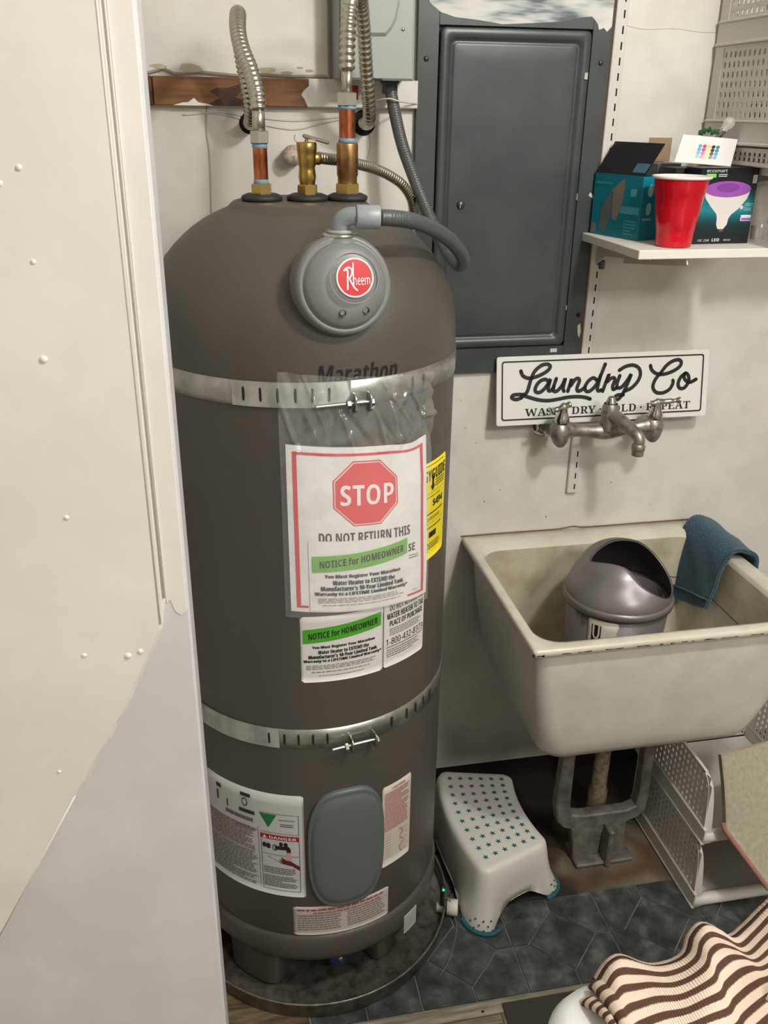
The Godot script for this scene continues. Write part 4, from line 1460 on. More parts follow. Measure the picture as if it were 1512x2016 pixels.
	for q in [[0.8185, 1.874, 0.008, 0.014], [0.8235, 1.633, 0.004, 0.014], [0.8225, 1.389, 0.004, 0.011]]:
		obj("hinge", bx(q[0] - q[2] / 2, q[0] + q[2] / 2, q[1] - q[3] / 2, q[1] + q[3] / 2, 0.014, 0.0215, 0.0008), M(214, 210, 198, 0.25, 0.9), door)
	for q in [[0.473, 1.9, 0], [0.851, 1.9, 0], [0.857, 1.37, 1]]:
		st = S()
		lathe(st, [Vector2(0.0055, 0.0), Vector2(0.005, 0.002), Vector2(0.003, 0.003), Vector2(0, 0.0032)], 12, along(Vector3(q[0], q[1], 0.0138), Vector3(0, 0, 1)))
		obj("screw" if q[2] == 0 else "screw_hole", st, M(56, 60, 61, 0.4, 0.4) if q[2] == 0 else M(8, 8, 8, 0.9), o)
	st = S(false)
	extrude(st, PV([0.477, 2.0, 0.50, 1.984, 0.53, 1.976, 0.58, 1.972, 0.63, 1.966, 0.70, 1.97, 0.76, 1.974, 0.80, 1.983, 0.822, 1.985, 0.836, 1.972, 0.84, 1.961, 0.85, 1.965, 0.858, 1.958, 0.8675, 1.968, 0.8675, 2.29, 0.477, 2.29]), Transform3D(Basis(), Vector3(0, 0, 0.0142)), 0.0004, 0)
	var smear := MN(0.01, [C(86, 94, 98), C(168, 172, 170), C(202, 202, 196), C(214, 213, 206)], [0.22, 0.4, 0.55, 0.8], 0.6, Vector3(0.7, 3.5, 1), 127)
	say(obj("paint_smear", st, smear, o), "streaky white paint smeared across the panel top")
	obj("tape_scrap", bx(0.795, 0.812, 1.283, 1.292, 0.014, 0.0146, 0.0002), M(190, 196, 200, 0.6), o)
	st = S(false)
	extrude(st, PV([0.853, 1.635, 0.856, 1.642, 0.863, 1.637, 0.866, 1.628, 0.862, 1.63]), Transform3D(Basis(), Vector3(0, 0, 0.0142)), 0.0004, 0)
	obj("paint_fleck", st, M(196, 192, 180, 0.6), o)
	st = S(false)
	extrude(st, PV([0.858, 1.345, 0.864, 1.35, 0.8675, 1.33, 0.865, 1.315, 0.86, 1.325]), Transform3D(Basis(), Vector3(0, 0, 0.0142)), 0.0004, 0)
	obj("paint_fleck", st, M(196, 192, 180, 0.6), o)
	st = S(false)
	box(st, Vector3(0.8715, 1.72, 0.004), Vector3(0.004, 0.9, 0.008), 0.001)
	obj("edge_gap", st, M(92, 70, 52, 0.8), o)
	# slotted shelf rail
	o = thing("shelf_rail", "narrow white slotted shelf rail screwed upright beside the breaker panel", "shelf rail", Vector3(0.891, 0.91, 0))
	var wm := M(208, 205, 197, 0.5)
	obj("rail", bx(0.8765, 0.9035, 0.912, 2.77, 0.0, 0.011, 0.0015), wm, o)
	var sm := bx(-0.0017, 0.0017, -0.0075, 0.0075, -0.001, 0.0004, 0.0003)
	off = Vector3.ZERO
	sm = bx(-0.0017, 0.0017, -0.0075, 0.0075, -0.001, 0.0004, 0.0003)
	sm.generate_normals()
	var mesh := sm.commit()
	mesh.surface_set_material(0, M(16, 16, 15, 0.9))
	var y := 0.93
	while y < 2.2:
		if not (y > 1.03 and y < 1.27):
			var mi := MeshInstance3D.new()
			mi.name = "slot"
			mi.mesh = mesh
			mi.position = Vector3(0.8945, y, 0.011) - o.position
			o.add_child(mi, true)
		y += 0.0295

func tub() -> void:
	var at := Vector3(0.935, 0.0, 0.28)
	var o := thing("laundry_tub", "cream enamelled wall-hung laundry tub with chipped front rim", "sink", at)
	var enamel := MN(0.014, [C(196, 189, 168), C(207, 201, 183), C(212, 207, 191)], [0.2, 0.5, 0.8], 0.3, Vector3(1.2, 1.2, 1.2), 131)
	var outer := MN(0.014, [C(184, 180, 168), C(191, 187, 176), C(196, 193, 183)], [0.2, 0.5, 0.8], 0.38, Vector3(1.2, 1.2, 1.2), 132)
	var RR := func(x0: float, x1: float, z0: float, z1: float, r: float, y: float) -> PackedVector3Array:
		return flat_ring(rrect(x0, x1, z0, z1, r, 7), y)
	var st := S()
	loft(st, [RR.call(0.628, 1.242, 0.03, 0.52, 0.03, 0.786), RR.call(0.626, 1.244, 0.028, 0.527, 0.03, 0.74), RR.call(0.634, 1.235, 0.03, 0.517, 0.035, 0.66), RR.call(0.645, 1.22, 0.034, 0.511, 0.045, 0.58), RR.call(0.656, 1.205, 0.04, 0.505, 0.055, 0.525), RR.call(0.665, 1.195, 0.048, 0.498, 0.055, 0.495), RR.call(0.678, 1.182, 0.06, 0.486, 0.05, 0.474), RR.call(0.70, 1.16, 0.08, 0.465, 0.045, 0.464), RR.call(0.76, 1.1, 0.14, 0.4, 0.04, 0.46)])
	fan(st, RR.call(0.76, 1.1, 0.14, 0.4, 0.04, 0.46))
	obj("basin", st, outer, o)
	st = S()
	var outr := [0.605, 1.264, 0.001, 0.548]
	loft(st, [RR.call(0.627, 1.243, 0.029, 0.5205, 0.03, 0.786), RR.call(outr[0] + 0.004, outr[1] - 0.004, 0.002, outr[3] - 0.004, 0.01, 0.789), RR.call(outr[0], outr[1], 0.0, outr[3], 0.009, 0.791), RR.call(outr[0], outr[1], 0.0, outr[3], 0.009, 0.800), RR.call(outr[0] + 0.0015, outr[1] - 0.0015, 0.001, outr[3] - 0.0015, 0.009, 0.8045), RR.call(outr[0] + 0.006, outr[1] - 0.006, 0.003, outr[3] - 0.005, 0.01, 0.806), RR.call(0.624, 1.226, 0.052, 0.527, 0.055, 0.8062), RR.call(0.629, 1.222, 0.062, 0.517, 0.055, 0.8025), RR.call(0.632, 1.219, 0.07, 0.514, 0.055, 0.793)])
	say(obj("rim", st, enamel, o), "flat cream rim")
	st = S()
	loft(st, [RR.call(0.632, 1.219, 0.07, 0.514, 0.055, 0.793), RR.call(0.637, 1.213, 0.078, 0.511, 0.055, 0.74), RR.call(0.644, 1.206, 0.083, 0.506, 0.058, 0.66), RR.call(0.655, 1.195, 0.088, 0.499, 0.06, 0.58), RR.call(0.664, 1.186, 0.092, 0.491, 0.06, 0.54), RR.call(0.676, 1.174, 0.1, 0.48, 0.06, 0.517), RR.call(0.70, 1.15, 0.12, 0.455, 0.05, 0.505), RR.call(0.78, 1.08, 0.17, 0.4, 0.04, 0.5)])
	fan(st, RR.call(0.78, 1.08, 0.17, 0.4, 0.04, 0.5), Vector3(0.93, -5.0, 0.28))
	say(obj("inside", st, MN(0.012, [C(166, 156, 128), C(186, 178, 154), C(196, 190, 170)], [0.2, 0.5, 0.8], 0.32, Vector3(1.1, 1.1, 1.1), 135), o), "stained cream inside of the tub")
	# dark water line
	st = S()
	var lo := rrect(0.642, 1.208, 0.082, 0.508, 0.057, 8)
	var n := lo.size()
	var c := Vector2(0.925, 0.295)
	for i in n:
		if rng.randf() < 0.22:
			continue
		var q := []
		for j in 2:
			var p := lo[(i + j) % n]
			var y := 0.684 + 0.004 * sin((i + j) * 1.7)
			var pp := p + (c - p).normalized() * 0.0015
			q.append(Vector3(pp.x, y, pp.y))
			q.append(Vector3(pp.x, y + 0.0025, pp.y))
		quad(st, q[0], q[1], q[3], q[2])
	obj("water_line", st, M(84, 76, 58, 0.8), o)
	# caulk seam at the wall and chips along the front lip
	st = S()
	rod(st, smooth_path([Vector3(0.603, 0.8075, 0.002), Vector3(0.72, 0.8085, 0.002), Vector3(0.86, 0.808, 0.002), Vector3(0.905, 0.8125, 0.002), Vector3(0.95, 0.808, 0.002), Vector3(1.1, 0.8085, 0.002), Vector3(1.262, 0.808, 0.002)], 5), 0.0018, 6)
	obj("wall_seam", st, M(120, 92, 62, 0.8), o)
	st = S(false)
	var chips := [[0.612, 0.016], [0.622, 0.006], [0.665, 0.02], [0.70, 0.03], [0.76, 0.04], [0.83, 0.03], [0.88, 0.008], [0.905, 0.01], [0.93, 0.014], [0.952, 0.007], [0.98, 0.03], [1.02, 0.04], [1.09, 0.03], [1.15, 0.03]]
	for q in chips:
		var w: float = q[1]
		var pts := PackedVector2Array()
		for k in 7:
			pts.append(Vector2(q[0] + w * k / 6.0, 0.794 + rng.randf() * 0.002))
		for k in 7:
			pts.append(Vector2(q[0] + w * (6 - k) / 6.0, 0.794 - rng.randf() * (0.0012 if w > 0.012 else 0.003)))
		var ids := Geometry2D.triangulate_polygon(pts)
		for k in range(0, ids.size(), 3):
			tri(st, Vector3(pts[ids[k]].x, pts[ids[k]].y, 0.5484), Vector3(pts[ids[k + 1]].x, pts[ids[k + 1]].y, 0.5484), Vector3(pts[ids[k + 2]].x, pts[ids[k + 2]].y, 0.5484))
	for q in [0.7945]:
		box(st, Vector3(0.6055, q, 0.5455), Vector3(0.004, 0.007, 0.006), 0.001)
	stuff(obj("enamel_chips", st, M(38, 34, 28, 0.7), o))
	# pedestal leg
	var p := thing("tub_pedestal", "grey cast iron pedestal leg between the tub and the stained floor", "pedestal", Vector3(0.92, 0, 0.34))
	var iron := MN(0.02, [C(78, 74, 66), C(98, 94, 85), C(112, 108, 98)], [0.2, 0.5, 0.85], 0.6, Vector3(2, 2, 2), 141)
	st = S(false)
	var bz := Transform3D(Basis(), Vector3(0, 0, 0.318))
	extrude(st, PV([0.796, 0.482, 0.822, 0.482, 0.826, 0.19, 0.834, 0.160, 0.862, 0.152, 0.985, 0.152, 1.008, 0.162, 1.014, 0.19, 1.008, 0.482, 1.032, 0.482, 1.042, 0.19, 1.038, 0.145, 1.02, 0.125, 0.99, 0.112, 0.85, 0.108, 0.815, 0.118, 0.796, 0.14, 0.788, 0.19]), bz, 0.03, 0.004)
	obj("yoke", st, iron, p)
	st = S(false)
	extrude(st, PV([0.835, 0.112, 0.99, 0.116, 0.992, 0.06, 1.0, 0.0, 0.955, 0.0, 0.944, 0.085, 0.925, 0.085, 0.922, 0.0, 0.85, 0.0, 0.846, 0.06]), bz, 0.028, 0.003)
	obj("web", st, iron, p)
	st = S(false)
	box(st, Vector3(0.934, 0.06, 0.36), Vector3(0.016, 0.118, 0.05), 0.004)
	obj("rib", st, iron, p)
	st = S(false)
	box(st, Vector3(0.93, 0.006, 0.33), Vector3(0.16, 0.012, 0.09), 0.004)
	obj("foot_plate", st, iron, p)
	var d := thing("drain_pipe", "rusty drain pipe dropping from the tub behind its pedestal leg", "pipe", Vector3(0.975, 0.0, 0.2))
	st = S()
	lathe(st, [Vector2(0.026, 0.0), Vector2(0.026, 0.1), Vector2(0.021, 0.105), Vector2(0.021, 0.3), Vector2(0.027, 0.31), Vector2(0.027, 0.36), Vector2(0.022, 0.37), Vector2(0.022, 0.479)], 20, Transform3D(Basis(), Vector3(0.975, 0, 0.2)))
	obj("pipe", st, MN(0.03, [C(96, 74, 48), C(140, 126, 100), C(156, 148, 128)], [0.25, 0.5, 0.8], 0.55, Vector3(2, 2, 2), 145), d)
	st = S()
	lathe(st, [Vector2(0.028, 0.31), Vector2(0.03, 0.315), Vector2(0.03, 0.35), Vector2(0.028, 0.355)], 10, Transform3D(Basis(), Vector3(0.975, 0, 0.2)))
	obj("slip_nut", st, M(120, 84, 50, 0.6, 0.4), d)

func tub_things() -> void:
	# wastebasket with a swirl dome lid
	var at := Vector3(0.906, 0.506, 0.292)
	var o := thing("wastebasket", "silver grey round wastebasket with domed open lid standing in the laundry tub", "wastebasket", at)
	var R := 0.1235
	var ye := 0.781
	var body := M(92, 88, 86, 0.45)
	var silver := M(118, 114, 112, 0.34, 0.3)
	var st := S()
	lathe(st, [Vector2(0, 0), Vector2(R * 0.83, 0), Vector2(R * 0.85, 0.004), Vector2(R * 0.965, 0.265), Vector2(R * 0.945, 0.265), Vector2(R * 0.83, 0.01), Vector2(0, 0.01)], 48, Transform3D(Basis(), at))
	obj("body", st, body, o)
	st = S()
	lathe(st, [Vector2(R * 0.98, -0.018), Vector2(R * 1.03, -0.016), Vector2(R * 1.035, -0.004), Vector2(R * 1.02, 0.0), Vector2(R, 0.002)], 56, Transform3D(Basis(), Vector3(at.x, ye, at.z)))
	obj("lid_rim", st, silver, o)
	var d := Vector3(0.545, 0.735, 0.40).normalized()
	var p := Vector3(-0.393, 0.897, 0.183)
	p = (p - d * p.dot(d)).normalized()
	var q := d.cross(p)
	var f := func(a: float, b: float, r: float) -> Vector3:
		var al := TAU * a
		var t := p * cos(al) + q * sin(al)
		var da := wrapf(al + 0.2, -PI, PI)
		var b0 := deg_to_rad(39.0 + 45.0 * exp(-pow(da / 0.42, 2.0)))
		var b1 := atan2(d.y, -t.y)
		var be := lerpf(minf(b0, b1 - 0.02), b1, b)
		var v := d * cos(be) + t * sin(be)
		# the front half of the dome sits lower than the hood behind the opening
		var k := r * (1.0 - 0.13 * smoothstep(-0.05, 0.55, v.dot(Vector3(-0.85, 0.1, 0.5))) * smoothstep(0.0, 0.55, v.y))
		return Vector3(at.x, ye, at.z) + Vector3(v.x * k, maxf(v.y, 0.0) * k, v.z * k)
	st = S()
	grid(st, 80, 14, func(a, b): return f.call(a, b, R))
	grid(st, 80, 1, func(a, b): return f.call(a, 0.0, R - 0.004 * b))
	var lid := obj("lid", st, silver, o)
	st = S()
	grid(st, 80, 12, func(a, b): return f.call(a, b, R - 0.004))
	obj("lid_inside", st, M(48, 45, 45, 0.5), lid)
	var mp := func(u: float, v: float, l: float) -> Vector3:
		var ph := deg_to_rad(lerpf(-56.0, -22.0, u))
		var h := lerpf(0.757, 0.62, v)
		var rr := R * lerpf(0.85, 0.965, (h - 0.51) / 0.26) + l
		return Vector3(at.x + rr * sin(ph), h, at.z + rr * cos(ph))
	var lb := sticker(mp, M(214, 208, 194, 0.55), "paper_label", o, 0.0006, 0.02, 12, 6)
	say(lb, "white paper label with a black mark")
	st = S()
	bar(st, mp, 0.14, 0.1, 0.46, 0.42)
	obj("black_mark", st, M(20, 20, 20, 0.6), lb)
	st = S()
	stroke(st, mp, [0.21, 0.10, 0.21, 0.26, 0.24, 0.33, 0.30, 0.35, 0.36, 0.33, 0.39, 0.26, 0.39, 0.10], 0.06, 1.9, 0.0018)
	obj("white_letter", st, M(214, 208, 194, 0.55), lb)
	st = S()
	ink(st, mp, "umbra", 0.12, 0.45, 0.44, 0.52, 0, "Droid Sans Bold")
	prose(st, mp, 0.12, 0.44, 0.58, 0.85, 5)
	stuff(obj("fine_print", st, M(90, 88, 84, 0.6), lb))
	# teal wash cloth over the right rim
	off = Vector3(1.235, 0.8, 0.15)
	var cloth := MN(0.09, [C(14, 50, 66), C(24, 70, 88), C(40, 90, 108)], [0.25, 0.5, 0.8], 0.95, Vector3(3, 3, 3), 151)
	bumpy(cloth, 0.2, 5.0, 153)
	cloth.rim_enabled = true
	cloth.rim = 0.4
	var prof := [Vector2(1.188, 0.60), Vector2(1.193, 0.66), Vector2(1.199, 0.72), Vector2(1.204, 0.77), Vector2(1.212, 0.806), Vector2(1.226, 0.823), Vector2(1.248, 0.822), Vector2(1.268, 0.812), Vector2(1.276, 0.79), Vector2(1.278, 0.75), Vector2(1.278, 0.70)]
	var p3 := []
	for w in prof:
		p3.append(Vector3(w.x, w.y, 0))
	var line := smooth_path(p3, 5)
	var nn := line.size() - 1
	st = S()
	var cf := func(a: float, b: float, lift: float) -> Vector3:
		var s := clampf(a, 0.0, 1.0) * nn
		var i := mini(int(s), nn - 1)
		var w: Vector3 = line[i].lerp(line[i + 1], s - i)
		var t := (line[mini(i + 1, nn)] - line[maxi(i - 1, 0)]).normalized()
		var nrm := Vector3(-t.y, t.x, 0)
		var low := clampf((0.79 - w.y) / 0.19, 0.0, 1.0)
		var z := lerpf(0.047, 0.252, b) + (-0.006 if a < 0.5 else 0.0) * low
		var wob := 0.004 * sin(b * 9.0 + a * 5.0) * low + 0.0015 * sin(b * 13.0 + a * 27.0)
		var rise := 0.075 * b * low if a < 0.5 else 0.0
		return Vector3(w.x, w.y + rise, z) + nrm * (0.006 + lift + wob)
	grid(st, 60, 26, func(a, b): return cf.call(a, b, 0.011))
	grid(st, 60, 26, func(a, b): return cf.call(a, b, 0.0))
	for e in [0.0, 1.0]:
		grid(st, 60, 3, func(a, b): return cf.call(a, e + (e * 2.0 - 1.0) * 0.012 * sin(b * PI), 0.011 * b))
		grid(st, 26, 3, func(a, b): return cf.call(e, a, 0.011 * b))
	var cl := obj("wash_cloth", st, cloth)
	cl.position = off
	tag(cl, "teal terry wash cloth hanging over the right rim of the laundry tub", "cloth")
	# hem of the cloth
	st = S()
	var hem := []
	for k in 14:
		hem.append(cf.call(0.075, k / 13.0, 0.012))
	rod(st, smooth_path(hem, 3), 0.0032, 6)
	obj("hem", st, cloth, cl)

func sign_board() -> void:
	var tl := Vector3(0.661, 1.2775, 0.0185)
	var du := Vector3(0.545, 0.0, 0.0)
	var dv := Vector3(0.0, -0.161, 0.030)
	var at := tl + du * 0.5 + dv
	var o := thing("sign", "white rectangular laundry sign with black script leaning behind the faucet", "sign", at)
	var nrm := dv.cross(du).normalized()
	var xf := Transform3D(Basis(du.normalized(), -dv.normalized(), nrm), tl + dv)
	var st := S(false)
	extrude(st, rrect(0, 0.545, 0, dv.length(), 0.006, 4), xf, 0.004, 0.0008)
	obj("plate", st, M(222, 221, 214, 0.4), o)
	var mp := on_plane(tl + nrm * 0.004, du, dv)
	var black := M(18, 17, 17, 0.5)
	var asp := dv.length() / 0.545
	st = S()
	var a := rrect(0.022, 0.974, 0.065 * asp, 0.925 * asp, 0.012, 5)
	var b := rrect(0.0285, 0.9675, 0.065 * asp + 0.0065, 0.925 * asp - 0.0065, 0.008, 5)
	for i in a.size():
		var j := (i + 1) % a.size()
		quad(st, mp.call(a[i].x, a[i].y / asp, 0.0006), mp.call(a[j].x, a[j].y / asp, 0.0006), mp.call(b[j].x, b[j].y / asp, 0.0006), mp.call(b[i].x, b[i].y / asp, 0.0006))
	obj("border", st, black, o)
	st = S()
	for q in [
		[0.109,0.211,0.119,0.281,0.147,0.319,0.190,0.291,0.229,0.227,0.243,0.164,0.230,0.128,0.203,0.142,0.174,0.215,0.158,0.314,0.148,0.420,0.140,0.505,0.127,0.550,0.102,0.548,0.076,0.553,0.069,0.590,0.088,0.619,0.114,0.597],
		[0.114,0.559,0.147,0.594,0.190,0.638,0.233,0.656,0.276,0.645,0.327,0.621,0.370,0.618,0.406,0.632,0.433,0.661],
		[0.239,0.384,0.220,0.345,0.194,0.377,0.177,0.457,0.178,0.517,0.196,0.531,0.217,0.485,0.239,0.391,0.245,0.344,0.236,0.466,0.239,0.514,0.252,0.503,0.262,0.448],
		[0.272,0.342,0.260,0.470,0.263,0.524,0.279,0.516,0.301,0.437,0.314,0.343,0.305,0.477,0.309,0.529],
		[0.327,0.532,0.335,0.449,0.344,0.352,0.337,0.460,0.359,0.370,0.374,0.352,0.380,0.390,0.370,0.487,0.373,0.535,0.387,0.529,0.407,0.484],
		[0.463,0.392,0.445,0.354,0.422,0.397,0.407,0.482,0.413,0.542,0.432,0.541,0.458,0.461,0.479,0.324,0.499,0.160],
		[0.479,0.324,0.466,0.502,0.471,0.547,0.483,0.536],
		[0.491,0.555,0.505,0.425,0.519,0.308,0.508,0.421,0.527,0.375,0.542,0.365,0.547,0.401,0.538,0.487,0.542,0.537,0.557,0.512],
		[0.570,0.338,0.558,0.455,0.563,0.513,0.580,0.507,0.606,0.414,0.624,0.324,0.603,0.502,0.584,0.621,0.568,0.682,0.553,0.688,0.550,0.652,0.565,0.620,0.590,0.624],
		[0.567,0.258,0.597,0.205,0.633,0.192,0.660,0.241,0.668,0.335,0.655,0.440,0.627,0.528,0.594,0.572],
		[0.715,0.208,0.722,0.272,0.745,0.329,0.781,0.343,0.824,0.305,0.856,0.240,0.863,0.176,0.849,0.138,0.820,0.156,0.791,0.219,0.767,0.317,0.742,0.413,0.731,0.523,0.747,0.606,0.780,0.621,0.812,0.572,0.827,0.490,0.827,0.440],
		[0.889,0.342,0.866,0.392,0.853,0.494,0.863,0.563,0.885,0.558,0.904,0.473,0.902,0.385,0.889,0.342,0.879,0.367,0.886,0.436,0.909,0.481,0.940,0.440]]:
		stroke(st, mp, q, 0.0165, asp, 0.0007)
	obj("script_lettering", st, black, o)
	st = S()
	ink(st, mp, "WASH · DRY · FOLD · REPEAT", 0.13, 0.762, 0.917, 0.872, 0.0, "Droid Serif Bold", 0.0007)
	obj("lettering", st, black, o)

func faucet() -> void:
	var o := thing("faucet", "old chrome wall faucet with two lever handles in front of the laundry sign", "faucet", Vector3(0.92, 1.1, 0))
	var dull := MN(0.03, [C(112, 108, 98), C(150, 146, 136), C(170, 167, 158)], [0.2, 0.5, 0.85], 0.42, Vector3(3, 3, 3), 161, 0.7)
	var chrome := M(196, 194, 188, 0.14, 1.0)
	var st := S()
	var zc := 0.1
	# body bar swelling at both hubs
	var pts := PackedVector3Array()
	for i in 41:
		var t := i / 40.0
		pts.append(Vector3(lerpf(0.802, 1.038, t), 1.113 + 0.004 * cos(t * TAU), zc))
	tube(st, pts, func(i, n):
		var t: float = absf(i / float(n - 1) * 2.0 - 1.0)
		return 0.0155 + 0.005 * exp(-pow(t * 3.4, 2.0)) + 0.009 * smoothstep(0.6, 1.0, t), 20)
	obj("body", st, dull, o)
	for s in [-1.0, 1.0]:
		var x: float = 0.92 + s * 0.118
		var hub := Vector3(x, 1.11, zc)
		st = S()
		lathe(st, [Vector2(0, -0.038), Vector2(0.008, -0.036), Vector2(0.016, -0.027), Vector2(0.0235, -0.009), Vector2(0.0255, 0.004), Vector2(0.023, 0.015), Vector2(0.018, 0.024), Vector2(0.0165, 0.028)], 24, along(hub + Vector3(0, 0.004, 0.004), Vector3(0, 1, -0.25)))
		obj("hub", st, dull, o)
		st = S()
		lathe(st, [Vector2(0.017, 0.026), Vector2(0.018, 0.030), Vector2(0.0175, 0.036), Vector2(0.0145, 0.042), Vector2(0.0115, 0.05), Vector2(0.0095, 0.058), Vector2(0.0095, 0.062), Vector2(0.009, 0.068), Vector2(0.005, 0.073), Vector2(0, 0.074)], 20, along(hub + Vector3(0, 0.004, 0.004), Vector3(0, 1, 0.12)))
		obj("bonnet", st, chrome, o)
		st = S()
		var top := hub + Vector3(0, 0.068, 0.012)
		var e0 := top + Vector3(-0.036, -0.006, 0.014) if s < 0 else top + Vector3(0.052, 0.006, 0.01)
		var e1 := top + Vector3(0.016, 0.004, -0.004) if s < 0 else top + Vector3(-0.016, -0.003, 0.0)
		tube(st, smooth_path([e0, e0.lerp(top, 0.25), e0.lerp(top, 0.55), top, e1], 5), func(i, n):
			var t: float = float(i) / (n - 1)
			return 0.0078 - 0.0022 * sin(clampf(t * 1.6, 0.0, 1.0) * PI) + 0.0015 * sin(t * 19.0) * 0.6, 14)
		obj("lever", st, chrome, o)
		# offset shank back to the wall
		st = S()
		tube(st, smooth_path([hub + Vector3(0, -0.004, -0.01), Vector3(x - 0.002, 1.105, 0.06), Vector3(x - 0.004, 1.1, 0.03), Vector3(x - 0.004, 1.098, 0.003)], 5), func(_i, _n): return 0.0145, 16)
		obj("shank", st, dull, o)
		st = S(false)
		hexnut(st, along(Vector3(x - 0.003, 1.102, 0.034), Vector3(0, 0, 1)), 0.0215, 0.0, 0.016)
		obj("union_nut", st, chrome, o)
		st = S()
		lathe(st, [Vector2(0.03, 0.0), Vector2(0.029, 0.006), Vector2(0.02, 0.012), Vector2(0.015, 0.014)], 24, along(Vector3(x - 0.004, 1.098, 0.0), Vector3(0, 0, 1)))
		obj("wall_flange", st, chrome, o)
	# spout
	st = S()
	lathe(st, [Vector2(0.021, -0.01), Vector2(0.020, 0.02), Vector2(0.021, 0.03), Vector2(0.020, 0.045), Vector2(0.016, 0.054)], 20, Transform3D(Basis(), Vector3(0.922, 1.125, zc + 0.006)))
	obj("spout_post", st, dull, o)
	st = S()
	lathe(st, [Vector2(0.0125, 0.0), Vector2(0.0125, 0.006), Vector2(0.0095, 0.009), Vector2(0.0095, 0.014), Vector2(0.006, 0.018), Vector2(0, 0.019)], 20, Transform3D(Basis(), Vector3(0.922, 1.178, zc + 0.006)))
	obj("spout_cap", st, chrome, o)
	st = S()
	tube(st, smooth_path([Vector3(0.922, 1.152, zc + 0.004), Vector3(0.93, 1.15, 0.125), Vector3(0.939, 1.143, 0.150), Vector3(0.949, 1.133, 0.178), Vector3(0.955, 1.126, 0.194), Vector3(0.957, 1.116, 0.2), Vector3(0.957, 1.108, 0.2)], 6), func(i, n): return 0.0175 - 0.0055 * float(i) / (n - 1), 18)
	obj("spout", st, dull, o)
	st = S()
	lathe(st, [Vector2(0, 1.081), Vector2(0.013, 1.081), Vector2(0.0142, 1.083), Vector2(0.013, 1.085), Vector2(0.0142, 1.087), Vector2(0.013, 1.089), Vector2(0.0142, 1.091), Vector2(0.013, 1.093), Vector2(0.0155, 1.095), Vector2(0.0155, 1.104), Vector2(0.0125, 1.109)], 24, Transform3D(Basis(), Vector3(0.957, 0, 0.2)))
	obj("hose_thread", st, dull, o)

